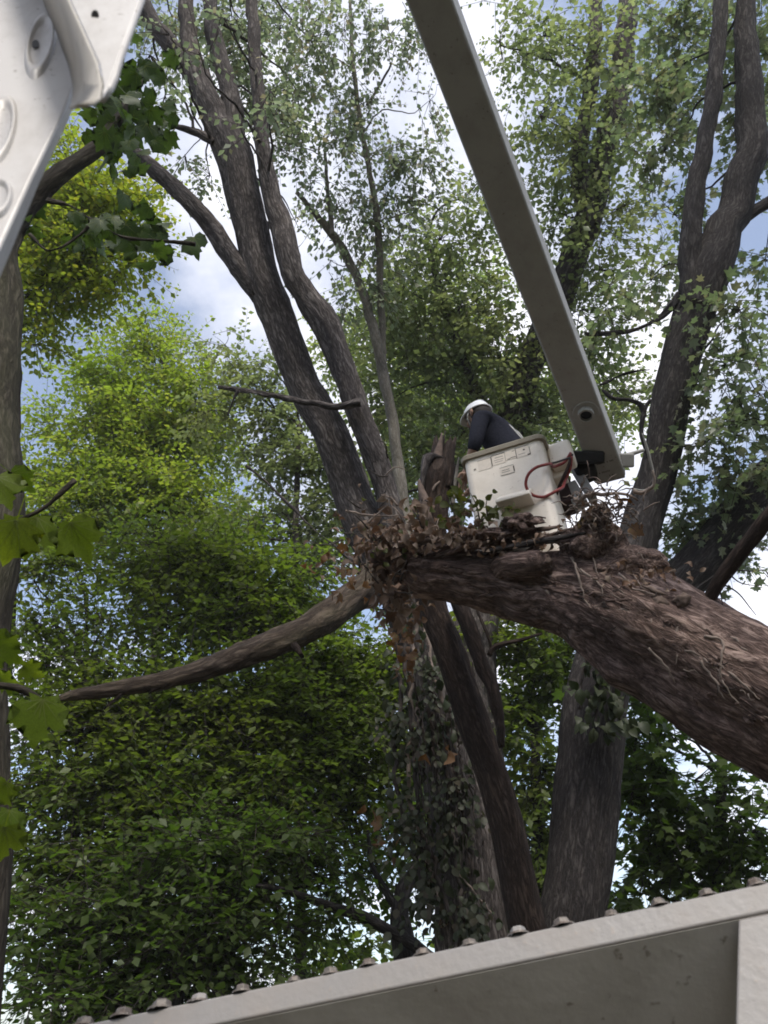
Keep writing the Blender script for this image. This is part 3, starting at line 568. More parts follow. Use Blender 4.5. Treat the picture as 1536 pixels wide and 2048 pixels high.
dark_tree('shade_tree', 'dark green tree at lower left beside the near mossy trunk', [simple(150, 2040, 1350, 9.6, 10, 14, 6, -10, 20)],
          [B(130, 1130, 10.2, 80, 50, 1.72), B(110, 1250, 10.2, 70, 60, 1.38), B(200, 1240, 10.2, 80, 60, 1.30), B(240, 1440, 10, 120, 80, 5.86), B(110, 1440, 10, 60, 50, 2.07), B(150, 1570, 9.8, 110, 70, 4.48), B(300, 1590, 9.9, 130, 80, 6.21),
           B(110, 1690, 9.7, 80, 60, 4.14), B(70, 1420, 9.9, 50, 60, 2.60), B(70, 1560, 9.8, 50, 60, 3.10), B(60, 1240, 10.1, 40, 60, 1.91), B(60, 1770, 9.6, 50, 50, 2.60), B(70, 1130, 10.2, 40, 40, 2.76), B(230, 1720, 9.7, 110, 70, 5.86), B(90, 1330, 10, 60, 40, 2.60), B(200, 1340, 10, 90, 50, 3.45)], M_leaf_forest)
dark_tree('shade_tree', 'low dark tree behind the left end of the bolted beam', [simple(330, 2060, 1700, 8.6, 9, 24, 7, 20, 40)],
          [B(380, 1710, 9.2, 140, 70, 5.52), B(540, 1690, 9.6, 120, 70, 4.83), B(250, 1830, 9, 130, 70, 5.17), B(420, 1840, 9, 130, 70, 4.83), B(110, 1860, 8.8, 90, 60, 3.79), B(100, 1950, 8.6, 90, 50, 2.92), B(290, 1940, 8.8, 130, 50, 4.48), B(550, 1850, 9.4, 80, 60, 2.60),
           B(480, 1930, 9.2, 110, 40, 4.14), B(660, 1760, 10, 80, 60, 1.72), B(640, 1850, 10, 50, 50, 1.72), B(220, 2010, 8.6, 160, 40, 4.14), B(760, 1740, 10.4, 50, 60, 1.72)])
stG = [ST([(815, 1990, 26, 10), (808, 1880, 23, 10), (800, 1815, 19, 10), (830, 1740, 13, 10.2), (868, 1640, 9, 10.4), (880, 1540, 6, 10.6)], None, (0, .1)),
       ST([(800, 1825, 10, 10), (770, 1780, 8, 10), (745, 1730, 5, 10), (735, 1660, 3, 10)]),
       ST([(870, 1920, 13, 9.8), (800, 1872, 12, 9.7), (720, 1832, 11, 9.5), (640, 1805, 8, 9.3), (560, 1778, 6, 9), (490, 1768, 4, 8.8)])]
tree('sapling', 'small dark forked tree with a long low branch left of the vine-hung trunk', 'tree', stG, [B(760, 1660, 10.2, 60, 60, 1.0), B(820, 1600, 10.5, 50, 60, 1.6)], M_bark_dark, M_leaf_dark, None, 0.14, seg=16, limb_r=0.03)
tree('lime_bush', 'small bright yellow-green bush just above the bolted beam', 'bush', [simple(700, 2020, 1900, 14, 14, 8, 3)], [B(690, 1905, 14, 55, 40, 2.4), B(760, 1890, 14, 40, 40, 2.2), B(640, 1920, 14, 30, 26, 1.6)], M_bark_brown, M_leaf_lime, None, 0.17, seg=10, limb_r=0.03)
stH = [simple(1075, 1950, 1250, 13.5, 13, 16, 6, 10, -20)]
blH = [B(1070, 1320, 13, 70, 60, 3.60), B(1040, 1430, 13.2, 70, 70, 4.50), B(1090, 1540, 13.3, 60, 70, 4.50), B(1130, 1340, 13, 60, 60, 3.30), B(1010, 1270, 12.8, 60, 50, 3.00), B(1070, 1640, 13.4, 60, 70, 4.50), B(940, 1290, 13, 60, 50, 3.30), B(920, 1420, 13, 60, 80, 3.60), B(1100, 1250, 12.8, 60, 50, 3.00), B(1090, 1740, 13.4, 60, 60, 4.50)]
tree('olive_tree', 'dim olive-green tree showing between the two dark trunks under the log', 'tree', stH, blH, M_bark_dark, M_leaf_forest, None, 0.13, seg=12, limb_r=0.04)
stI = [simple(1400, 1950, 1350, 10.5, 9.5, 18, 6, 20, 40)]
blI = [B(1270, 1490, 9.6, 70, 70, 2.6), B(1290, 1610, 9.8, 80, 70, 3.0), B(1390, 1560, 9.6, 80, 60, .8), B(1480, 1520, 9.5, 60, 50, .75), B(1440, 1690, 10, 100, 60, 2.8), B(1300, 1730, 10, 80, 50, 1.7), B(1500, 1660, 9.9, 60, 50, 1.7), B(1260, 1400, 9.4, 60, 50, 2.4),
       B(1350, 1480, 9.5, 60, 40, 1.1), B(1440, 1600, 9.7, 60, 40, .5), B(1530, 1600, 9.7, 40, 40, .8), B(1350, 1660, 10, 80, 50, 2.8), B(1380, 1780, 10.2, 110, 40, 2.6), B(1500, 1760, 10.2, 60, 40, 2.2), B(1250, 1790, 10.2, 60, 40, 1.5)]
tree('leafy_tree', 'dark leafy tree below the fallen log at the right edge', 'tree', stI, blI, M_bark_dark, M_leaf_dark, None, 0.125, tmpl=LEAF_LOBED, singles=120, per=9, seg=14, limb_r=0.04, length=0.7)
# far wood closing the view low down, then unseen leaf masses added for shade
fw = Acc(); 
LVs, LFs, n0 = [], [], 0
for k in range(70):
    a = -0.95 + 1.9*k/69; dist = 26 + RNG.random()*14
    c = np.array([math.sin(a)*dist, math.cos(a)*dist, 0.5 + 3.2*RNG.random()])
    Bq, Dq, Nq, Zq, s0, s1 = sprays(c, np.array([3.0, 2.0, 2.4]), 420, 0.36, 0.2, 10, 1.4)
    V, F = leaves_vf(Bq, Dq, Nq, Zq, LEAF_DIAMOND); LVs.append(V); LFs.append(F + n0); n0 += len(V)
for k in range(130):  # unseen leaf ring added beside and behind the camera to cut low light
    a = 1.3 + 3.7*k/129; dist = 15 + RNG.random()*8
    c = np.array([math.sin(a)*dist, math.cos(a)*dist, 1.5 + 10.0*RNG.random()])
    Bq, Dq, Nq, Zq, s0, s1 = sprays(c, np.array([3.0, 3.0, 3.0]), 340, 0.5, 0.2, 10, 1.4)
    V, F = leaves_vf(Bq, Dq, Nq, Zq, LEAF_DIAMOND); LVs.append(V); LFs.append(F + n0); n0 += len(V)
for k in range(19):  # trunkless crowns out of view, added to keep sun off the lower trunks
    c = np.array([-6 + 17*RNG.random(), -8 - 3*RNG.random(), 20 + 12*RNG.random()])
    Bq, Dq, Nq, Zq, s0, s1 = sprays(c, np.array([2.4, 2.0, 2.0]), 260, 0.36, 0.2, 10, 1.2)
    V, F = leaves_vf(Bq, Dq, Nq, Zq, LEAF_DIAMOND); LVs.append(V); LFs.append(F + n0); n0 += len(V)
tag(mk('wood_and_shade_leaves', np.concatenate(LVs), np.concatenate(LFs), M_leaf_dark), 'far-off band of dark green woodland, plus unseen leaf masses added for shade', 'woodland', kind='stuff')

# ------------------------------------------------------------------ near maple at the left edge
def maple_mesh(name, seed, mat, petiole=True):
    r = random.Random(seed)
    half = [(0.0, 0.0), (0.10, -0.06), (0.30, -0.10), (0.26, 0.03), (0.42, 0.06), (0.55, 0.16), (0.44, 0.22), (0.36, 0.30), (0.48, 0.44), (0.62, 0.58), (0.47, 0.58), (0.38, 0.66), (0.26, 0.58), (0.20, 0.60), (0.24, 0.78), (0.14, 0.82), (0.10, 0.93)]
    half = [(x*(1 + r.uniform(-.08, .08)), y + r.uniform(-.02, .02)*(i > 0)) for i, (x, y) in enumerate(half)]
    tip = (0.0, 1.08)
    out = half + [tip] + [(-x*(1+r.uniform(-.06, .06)), y) for x, y in reversed(half[1:])]
    bm = bmesh.new(); vs = [bm.verts.new((x, y, 0)) for x, y in out]; f = bm.faces.new(vs)
    bmesh.ops.triangulate(bm, faces=[f]); bmesh.ops.subdivide_edges(bm, edges=[e for e in bm.edges if e.calc_length() > 0.3], cuts=1); bmesh.ops.triangulate(bm, faces=bm.faces)
    bx, by = r.uniform(.1, .35), r.uniform(-.35, -.1)
    for v in bm.verts:
        x, y = v.co.x, v.co.y; v.co.z = bx*abs(x)*0.6 + by*(y-.4)**2 + 0.03*math.sin(9*x + 5*y + seed)
    zf = lambda x, y: bx*abs(x)*0.6 + by*(y-.4)**2 + 0.03*math.sin(9*x + 5*y + seed)
    for (tx, ty) in [(0, .95), (.5, .5), (-.5, .5), (.45, .14), (-.45, .14), (.22, .7), (-.22, .7)]:
        q = [(t*tx, t*ty) for t in (0, .5, 1)]; n2 = np.array([-ty, tx])/math.hypot(tx, ty)
        for sgn in (1, -1):
            for a_, b_, w0, w1 in ((0, 1, .011, .007), (1, 2, .007, .002)):
                vv = [(q[a_][0] + n2[0]*w0, q[a_][1] + n2[1]*w0), (q[a_][0] - n2[0]*w0, q[a_][1] - n2[1]*w0), (q[b_][0] - n2[0]*w1, q[b_][1] - n2[1]*w1), (q[b_][0] + n2[0]*w1, q[b_][1] + n2[1]*w1)]
                bm.faces.new([bm.verts.new((x, y, zf(x, y) + .004*sgn)) for x, y in vv]).material_index = 1
    if petiole:
        q = [bm.verts.new(c) for c in ((-.012, 0, 0), (.012, 0, 0), (.01, -.55, .12), (-.01, -.55, .12))]; bm.faces.new(q)
    me = bpy.data.meshes.new(name); bm.to_mesh(me); bm.free(); me.materials.append(mat); me.materials.append(M_vein)
    me.polygons.foreach_set('use_smooth', np.ones(len(me.polygons), bool)); return me
def oval_mesh(name, seed, mat, curl=0.3, tmpl=None):
    r = random.Random(seed); bm = bmesh.new(); rows = 5
    w = [0.03, .26, .34, .26, .02] if tmpl is None else tmpl
    L_, M_, R_ = [], [], []
    for k in range(rows):
        y = k/(rows-1); z = -curl*(y-.4)**2*2 + 0.05*r.uniform(-1, 1)
        M_.append(bm.verts.new((0, y, z))); e = curl*w[k]*r.uniform(.5, 1.6)
        L_.append(bm.verts.new((-w[k]*r.uniform(.85, 1.1), y, z + e))); R_.append(bm.verts.new((w[k]*r.uniform(.85, 1.1), y, z + e)))
    for k in range(rows-1):
        bm.faces.new((L_[k], M_[k], M_[k+1], L_[k+1])); bm.faces.new((M_[k], R_[k], R_[k+1], M_[k+1]))
    me = bpy.data.meshes.new(name); bm.to_mesh(me); bm.free(); me.materials.append(mat)
    me.polygons.foreach_set('use_smooth', np.ones(len(me.polygons), bool)); return me
YL = lambda py: 3.0
stL = [ST([(-95, 2100, 92), (-86, 1950, 91), (-74, 1700, 90), (-68, 1500, 84), (-60, 1250, 80), (-46, 1000, 70), (-30, 800, 62), (-14, 600, 50), (-2, 480, 44), (14, 330, 38), (20, 200, 30), (24, 60, 24)], YL, (-.05, 0)),
       ST([(14, 470, 22), (48, 420, 21), (85, 382, 21), (120, 352, 20), (160, 322, 17), (195, 297, 14), (222, 262, 11), (250, 215, 8), (285, 165, 5)], YL),
       ST([(95, 400, 5), (140, 412, 4), (200, 450, 3.5), (250, 475, 3), (300, 480, 2.5), (390, 488, 2)], lambda p: 2.75),
       ST([(60, 470, 4), (100, 500, 3), (160, 470, 2), (190, 440, 2)], lambda p: 2.8),
       ST([(-10, 1068, 5), (40, 1040, 4), (85, 1018, 3.5), (150, 960, 2.5)], lambda p: 1.75),
       ST([(-10, 1370, 5), (40, 1378, 4), (72, 1392, 3), (90, 1410, 2)], lambda p: 1.75)]
near = tree('broadleaf_maple', 'near maple trunk cut by the left edge, with a few big lobed leaves', 'tree', stL, [], M_bark_near, None, None, .1, seg=48, ridge=0.008, rfreq=18)
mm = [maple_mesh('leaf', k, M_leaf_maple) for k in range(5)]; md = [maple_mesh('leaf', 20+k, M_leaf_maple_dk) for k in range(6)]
vw = lambda p: nrm(CAM - np.asarray(p))
def face_leaf(parent, me, px, py, Y, spx, ang, tilt=0.35, name='leaf'):
    """leaf hanging about (px, py), tip pointing ang degrees clockwise from straight down, size in sighted pixels"""
    p = PY(px, py, Y); d = depth(p); s = spx*d/FPX
    t = rad(ang); dr = -math.cos(t)*UPV - math.sin(t)*RGT + RNG.normal(size=3)*tilt*.5
    nm = vw(p)*0.8 + np.array([0, 0, -.45]) + RNG.normal(size=3)*tilt
    return place(name, me, parent, p - nrm(dr)*s*0.5, dr, nm, s)
for k, (x, y, s, a) in enumerate([(22, 1085, 92, -20), (62, 1075, 84, 15), (160, 1085, 88, -25), (76, 1445, 92, 20), (12, 1305, 76, -45), (66, 1345, 46, -50), (8, 985, 70, -40), (45, 965, 56, -60), (2, 1690, 78, 10), (-6, 1590, 60, 30), (20, 1365, 50, -80), (12, 1650, 56, 10)]):
    face_leaf(near, mm[k % 5], x, y, 1.75 + 0.1*(k % 3), s, a)
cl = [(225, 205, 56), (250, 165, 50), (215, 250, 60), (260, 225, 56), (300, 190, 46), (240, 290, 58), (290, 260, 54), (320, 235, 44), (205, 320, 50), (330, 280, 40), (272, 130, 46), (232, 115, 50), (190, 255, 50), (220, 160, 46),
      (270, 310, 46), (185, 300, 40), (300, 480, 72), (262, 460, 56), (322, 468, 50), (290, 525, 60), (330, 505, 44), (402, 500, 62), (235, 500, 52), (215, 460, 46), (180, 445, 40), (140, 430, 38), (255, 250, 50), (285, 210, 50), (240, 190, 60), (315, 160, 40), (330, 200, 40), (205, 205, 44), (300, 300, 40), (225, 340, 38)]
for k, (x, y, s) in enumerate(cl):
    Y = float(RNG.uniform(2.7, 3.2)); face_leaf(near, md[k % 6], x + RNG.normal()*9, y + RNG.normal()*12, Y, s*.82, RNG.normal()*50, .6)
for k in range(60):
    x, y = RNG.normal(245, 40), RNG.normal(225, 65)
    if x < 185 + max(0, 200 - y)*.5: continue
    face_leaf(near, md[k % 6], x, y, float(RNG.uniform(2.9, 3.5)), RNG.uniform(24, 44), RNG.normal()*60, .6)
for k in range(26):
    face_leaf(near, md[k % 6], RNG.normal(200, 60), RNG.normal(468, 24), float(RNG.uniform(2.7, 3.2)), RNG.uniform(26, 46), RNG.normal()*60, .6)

# ------------------------------------------------------------------ fallen log
def blob(name, c, r, mat, parent, amp=0.25, sub=4, seed=0, freq=2.2):
    bm = bmesh.new(); bmesh.ops.create_icosphere(bm, subdivisions=sub, radius=1.0)
    V = np.array([v.co[:] for v in bm.verts]); F = np.array([[v.index for v in f.verts] for f in bm.faces]); bm.free()
    V = V * (1 + amp*fbm(V*freq, 4, seed))[:, None]
    B_ = np.array([RGT, FWD, UPV])
    W_ = np.asarray(c) + (V*np.asarray(r)) @ B_
    return mk(name, W_, F, mat, parent, True, W_)
LD = lambda px: float(np.interp(px, [820, 1100, 1300, 1536, 1800], [5.7, 5.4, 5.1, 4.75, 4.4]))
rowsL = [(820, 1136, 34), (850, 1145, 42), (900, 1150, 46), (960, 1158, 52), (1040, 1172, 64), (1110, 1178, 76), (1180, 1192, 92), (1260, 1238, 106), (1350, 1290, 114), (1450, 1350, 124), (1540, 1404, 130), (1680, 1500, 138), (1850, 1640, 146)]
pts = [P(a, b, LD(a)) for a, b, _ in rowsL]; rr = [r*LD(a)/FPX for a, _, r in rowsL]
dl = nrm(pts[-1] - pts[-2]); last = pts[-1]
k = (last[2] + 0.2) / -dl[2] if dl[2] < 0 else 4
pts += [last + dl*k*.5, last + dl*k]; rr += [rr[-1]*1.02, rr[-1]*1.15]
log = empty('fallen_log', pts[-1]*np.array([1, 1, 0]), 'thick rough-barked fallen log sloping down to the right below the bucket', 'log')
tube_obj('trunk', pts, rr, M_bark_log, log, seg=120, n=460, amp=0.16, ridge=0.017, rfreq=15, seed=31, wob=0.15, jag=0)
def on_log(px, py, lift=0.012):
    """point on the camera side of the log's bark"""
    C, R, _ = resample(pts, rr, 400); ray = nrm(P(px, py, 1.0) - CAM)
    w = C - CAM; along = w @ ray; perp = np.linalg.norm(w - along[:, None]*ray, axis=1)
    ratio = perp / R; i = int(np.argmin(ratio)); h = math.sqrt(max(0, 1 - min(1, ratio[i])**2))*R[i]
    return CAM + ray*(along[i] - h - lift - R[i]*.10)
def LP(px, py, off=0.0): return P(px, py, LD(px) - off)
tube_obj('branch', [LP(1405, 1215), LP(1422, 1190, .0), LP(1455, 1145), LP(1500, 1085), LP(1540, 1025), LP(1620, 930)], [.035, .042, .045, .047, .047, .04], M_bark_brown, log, seg=14, wob=.4, amp=.12)
for q in [((1440, 1165), (1475, 1185), (1500, 1215), (1512, 1230)), ((1436, 1160), (1442, 1190), (1446, 1215)), ((1455, 1145), (1480, 1165), (1515, 1172))]:
    tube_obj('twig', [LP(x, y, .02) for x, y in q], np.linspace(.006, .002, len(q)), M_twig, log, seg=5)
tube_obj('branch_stub', [LP(990, 1150, .12), LP(1010, 1132, .18), LP(1050, 1130, .22), LP(1088, 1128, .24), LP(1100, 1126, .25)], [.06, .085, .088, .08, .05], M_bark_log, log, seg=24, n=22, amp=.22, ridge=.006, seed=3)
blob('knot', LP(1090, 1124, .26), (.045, .04, .035), M_wood, log, .3, 3, 2)
for k, (x, y, q_) in enumerate([(1318, 1207, 15), (1366, 1203, 17)]):
    blob('knot', on_log(x, y, -.02), (q_*.0031, q_*.002, q_*.0028), M_wood, log, .45, 3, k+40)
# torn bark shards along the upper edge
for k in range(46):
    u = RNG.random(); x = 830 + 350*u; y = 1098 - 26*u + RNG.normal()*10
    L_ = RNG.uniform(40, 130); a = rad(-12 + RNG.normal()*11)
    r0 = RNG.uniform(.008, .024)
    p0, p1, p2 = LP(x - L_/2*math.cos(a), y - L_/2*math.sin(a), .02 + .1*RNG.random()), LP(x, y + RNG.normal()*4, .05 + .1*RNG.random()), LP(x + L_/2*math.cos(a), y + L_/2*math.sin(a), .02 + .1*RNG.random())
    tube_obj('bark_strip', [p0, p1, p2], [r0*.3, r0, r0*.25], M_bark_log if k % 3 else M_wood, log, seg=7, n=9, amp=.5, seed=k)
blob('bark_flap', LP(1040, 1045, .1), (.14, .10, .06), M_bark_log, log, .5, 4, 9); blob('bark_flap', LP(995, 1075, .06), (.2, .12, .06), M_bark_log, log, .55, 4, 12)
tube_obj('bark_strip', [LP(960, 1106, .2), LP(1040, 1090, .24), LP(1110, 1078, .22), LP(1172, 1066, .18)], [.012, .02, .02, .008], M_bark_dark, log, seg=8, amp=.3)
for k in range(90):
    x = RNG.uniform(870, 1530); y = float(np.interp(x, [820, 1000, 1180, 1350, 1536], [1140, 1165, 1195, 1290, 1400])) + RNG.normal()*float(np.interp(x, [820, 1180, 1536], [14, 45, 62]))
    a = rad(float(np.interp(x, [900, 1180, 1350], [8, 18, 34])) + RNG.normal()*9); L_ = RNG.uniform(14, 60); w_ = RNG.uniform(.006, .016)
    q = [on_log(x + t*L_*math.cos(a), y + t*L_*math.sin(a) + RNG.normal()*1.5, .004 + (.03*RNG.random() if t in (0, 1) else 0)) for t in (0, .4, .7, 1)]
    tube_obj('bark_strip', q, [w_*.3, w_, w_*.8, w_*.2], M_bark_log if k % 5 else M_wood, log, seg=6, n=8, amp=.6, seed=k + 200)
# root wad on top
blob('root_wad', LP(1188, 1088, .02), (.20, .17, .17), M_bark_log, log, .22, 5, 4, 1.6); blob('root_wad', LP(1196, 1045, .05), (.085, .08, .11), M_dirt, log, .35, 5, 6, 3.2)
blob('root_wad', LP(1255, 1135, .04), (.26, .15, .13), M_bark_log, log, .22, 5, 14, 1.8); blob('root_wad', LP(790, 1110, -.1), (.17, .2, .2), M_dirt, log, .35, 5, 16, 3.0)
for k in range(150):
    x, y = RNG.normal(1200, 36), RNG.normal(1030, 28); a = RNG.random()*6.28; L_ = RNG.uniform(12, 46)
    q = [LP(x, y, .1 + .1*RNG.random()), LP(x + L_*.5*math.cos(a), y + L_*.5*math.sin(a)*.7 - 6, .12 + .1*RNG.random()), LP(x + L_*math.cos(a), y + L_*math.sin(a)*.7, .1 + .1*RNG.random())]
    tube_obj('root', q, [.0055, .004, .0015], M_twig_pale if k % 3 else M_wood, log, seg=5, n=6, wob=1.5, seed=k)
for q in [((1150, 1002), (1180, 990), (1215, 988), (1260, 992), (1275, 1000)), ((1145, 995), (1160, 1000), (1185, 1015)), ((1265, 978), (1290, 985), (1308, 968), (1306, 940))]:
    tube_obj('root', [LP(x, y, .14) for x, y in q], np.linspace(.016, .006, len(q)), M_twig_pale, log, seg=7, wob=.8, amp=.3)
vine = empty('dead_vine', LP(1300, 1200, .4), 'pale dry vine stems clinging to the bark of the fallen log', 'vine')
vl = [[(1212, 1032), (1235, 1062), (1262, 1092), (1300, 1122), (1340, 1155)], [(1130, 1100), (1150, 1130), (1158, 1160), (1165, 1180), (1170, 1200), (1200, 1230), (1215, 1238)], [(1215, 1238), (1235, 1222), (1250, 1220), (1280, 1245), (1300, 1270), (1318, 1290)],
      [(1338, 1220), (1352, 1245), (1358, 1268), (1345, 1288)], [(1410, 1275), (1440, 1275), (1443, 1320), (1440, 1350), (1460, 1385), (1480, 1412)], [(1160, 1140), (1190, 1160), (1205, 1175)], [(1440, 1330), (1465, 1350), (1490, 1370), (1520, 1400)], [(1090, 1180), (1120, 1205), (1150, 1225)],
      [(1370, 1300), (1400, 1310), (1430, 1335), (1450, 1350)], [(1300, 1300), (1330, 1330), (1350, 1365)], [(1235, 1222), (1245, 1235), (1225, 1245)], [(1460, 1270), (1490, 1300), (1530, 1320)], [(1240, 1150), (1265, 1175), (1310, 1190)], [(1400, 1320), (1420, 1345), (1440, 1380), (1450, 1400)]]
for k, q in enumerate(vl):
    tube_obj('vine_stem', [on_log(x, y) for x, y in q], np.linspace(.009, .004, len(q)), M_twig_pale, vine, seg=6, wob=1.2, seed=k, amp=.3)
for k in range(36):
    x = RNG.uniform(1130, 1530); y = float(np.interp(x, [1100, 1300, 1536], [1170, 1255, 1380])) + RNG.normal()*45; a = rad(35 + RNG.normal()*45); L_ = RNG.uniform(15, 50)
    tube_obj('vine_stem', [on_log(x + t*L_*math.cos(a), y + t*L_*math.sin(a) + RNG.normal()*3) for t in (0, .33, .66, 1)], [.0045, .004, .003, .002], M_twig_pale if k % 2 else M_twig, vine, seg=4, seed=k)

# dead leaves and twigs heaped where log, limb and stems meet
tangle = empty('leaf_tangle', P(790, 1100, 5.8), 'heap of brown dead leaves and twigs at the broken end of the log', 'dead leaves')
dm = [oval_mesh('dead_leaf', 60+k, M_leaf_dead, .55) for k in range(6)]; rm = [oval_mesh('rust_leaf', 80+k, M_leaf_rust, .4) for k in range(3)] + [maple_mesh('rust_leaf', 90, M_leaf_rust)]
om = [oval_mesh('leaf', 110+k, M_leaf_olive, .35) for k in range(4)]
def heap(n, x, y, sx, sy, d0, d1, ms, s0=18, s1=32, parent=tangle, name='dead_leaf', down=.5):
    for k in range(n):
        p = P(RNG.normal(x, sx), RNG.normal(y, sy), RNG.uniform(d0, d1)); d = RNG.normal(size=3) + np.array([0, 0, -down])
        place(name, ms[k % len(ms)], parent, p, d, RNG.normal(size=3)*.8 + np.array([0, -.5, .5]), RNG.uniform(s0, s1)*depth(p)/FPX)
heap(80, 800, 1062, 48, 26, 5.45, 5.9, dm); heap(42, 755, 1105, 30, 40, 5.5, 6.2, dm); heap(64, 800, 1195, 28, 30, 5.5, 6.2, dm, 20, 36); heap(28, 880, 1058, 36, 16, 5.3, 5.7, dm); heap(30, 812, 1290, 18, 40, 6.4, 7.0, rm, 14, 28)
heap(90, 800, 1080, 60, 44, 5.4, 5.8, dm, 8, 17); heap(40, 795, 1210, 30, 40, 5.5, 6.2, dm, 9, 18); heap(30, 770, 1090, 50, 40, 5.45, 5.7, om, 9, 18); heap(110, 980, 1084, 90, 11, 5.15, 5.45, dm, 8, 20); heap(40, 940, 1060, 40, 16, 5.3, 5.6, dm, 12, 24); heap(26, 700, 1075, 30, 40, 5.9, 6.4, dm, 10, 20)
heap(18, 690, 1130, 30, 20, 6.8, 7.4, rm, 16, 28); heap(34, 1195, 1030, 34, 24, 4.95, 5.2, dm, 10, 20); heap(44, 1290, 1150, 60, 18, 4.72, 5.0, dm, 10, 20); heap(8, 765, 1680, 14, 28, 7.6, 7.9, rm, 20, 34); heap(6, 905, 1830, 10, 14, 7.3, 7.6, rm, 18, 30); heap(3, 885, 1510, 12, 14, 7.4, 7.6, rm, 26, 36)
for k in range(46):
    x, y = RNG.normal(780, 46), RNG.normal(1090, 60); a = RNG.random()*3.14; L_ = RNG.uniform(20, 70); dd = RNG.uniform(5.4, 6.0)
    tube_obj('twig', [P(x, y, dd), P(x + L_*.5*math.cos(a), y - L_*.5*math.sin(a) + RNG.normal()*6, dd - .05), P(x + L_*math.cos(a), y - L_*math.sin(a)*.8, dd)], [.007, .005, .002], M_twig_pale if k % 3 == 0 else M_twig, tangle, seg=5, n=7, wob=1.0, seed=k)
for q in [((690, 1020), (720, 1028), (760, 1032), (805, 1030)), ((735, 1045), (755, 1028), (775, 1010)), ((795, 1010), (780, 995), (762, 990)), ((812, 1150), (818, 1172), (822, 1195), (835, 1215))]:
    tube_obj('twig', [P(x, y, 5.6) for x, y in q], np.linspace(.009, .004, len(q)), M_twig_pale, tangle, seg=6, wob=.6)
# orange and yellow leaves by the root wad
rust1 = place('maple_leaf', maple_mesh('maple_leaf', 101, plain('orange_leaf_skin', (0.30, 0.13, 0.03), .6)), None, P(1235, 998, 4.95), RGT + .25*UPV*-1, np.array([.2, -.5, .9]), .11)
tag(rust1, 'single orange leaf caught on the root wad below the boom tip', 'leaf')
for (x, y, lb) in [(1160, 1040, 'yellow leaf in the gap right of the bucket foot'), (1262, 1055, 'small tan leaf hanging against the dark forked trunk')]:
    tag(place('maple_leaf', maple_mesh('maple_leaf', x, plain('yellow_leaf_skin', (0.34, 0.22, 0.04) if x < 1200 else (.26, .16, .09), .6)), None, P(x, y, 5.2), RGT - .6*UPV, vw(P(x, y, 5)), .10), lb, 'leaf')

# green sprig in front of the bucket
sprig = empty('leafy_sprig', P(930, 1080, 5.55), 'olive-green leafy sprig growing up in front of the bucket', 'sprig')
for q in [((930, 1085), (945, 1060), (960, 1045), (985, 1022), (1010, 1012)), ((960, 1045), (955, 1020), (948, 1000), (940, 985)), ((975, 1030), (972, 1010), (975, 995)), ((930, 1085), (915, 1050), (905, 1015), (900, 990))]:
    tube_obj('stem', [P(x, y, 5.5) for x, y in q], np.linspace(.007, .002, len(q)), M_twig, sprig, seg=5)
heap(34, 990, 1026, 24, 10, 5.4, 5.6, om, 14, 26, sprig, 'leaf'); heap(10, 955, 1005, 14, 14, 5.4, 5.6, om, 12, 22, sprig, 'leaf'); heap(40, 908, 1015, 20, 26, 5.5, 5.8, om, 14, 28, sprig, 'leaf'); heap(14, 955, 1060, 12, 12, 5.4, 5.6, dm, 14, 26, sprig, 'leaf')

# splintered stump spike left of the bucket
spike = empty('broken_stump', PY(870, 1150, 6.2), 'tall splintered grey-brown stump standing left of the bucket', 'stump')
YP = 5.55
def SP(x, y, o=0): return PY(x, y, YP + o)
tube_obj('stump', [SP(862, 1120), SP(866, 1040), SP(880, 960), SP(888, 905)], [.15, .14, .13, .10], M_bark_brown, spike, seg=40, n=60, amp=.3, ridge=.012, jag=.22, seed=8)
tube_obj('splinter', [SP(870, 960, -.1), SP(876, 910, -.1), SP(884, 866, -.1)], [.05, .035, .006], M_wood, spike, seg=10, n=14, amp=.4, seed=2)
tube_obj('splinter', [SP(895, 980, -.08), SP(900, 920, -.08), SP(902, 880, -.05)], [.05, .04, .01], M_bark_brown, spike, seg=10, n=14, amp=.4, seed=3)
tube_obj('splinter', [SP(842, 985, -.12), SP(850, 940, -.14), SP(862, 915, -.12), SP(885, 918, -.1)], [.02, .035, .045, .02], M_bark_grey, spike, seg=10, n=16, amp=.35, seed=4)
tube_obj('splinter', [SP(852, 1050, -.15), SP(850, 1010, -.16), SP(846, 985, -.15), SP(838, 960, -.14)], [.06, .055, .03, .01], M_wood, spike, seg=12, n=16, amp=.45, seed=5)
tube_obj('splinter', [SP(862, 985, -.13), SP(872, 970, -.15), SP(880, 962, -.15)], [.012, .012, .006], M_twig_pale, spike, seg=6, seed=6)
tube_obj('splinter', [SP(918, 915, -.1), SP(912, 950, -.12), SP(908, 990, -.14), SP(905, 1010, -.14)], [.006, .016, .014, .02], M_bark_smooth, spike, seg=8, amp=.2, seed=7)

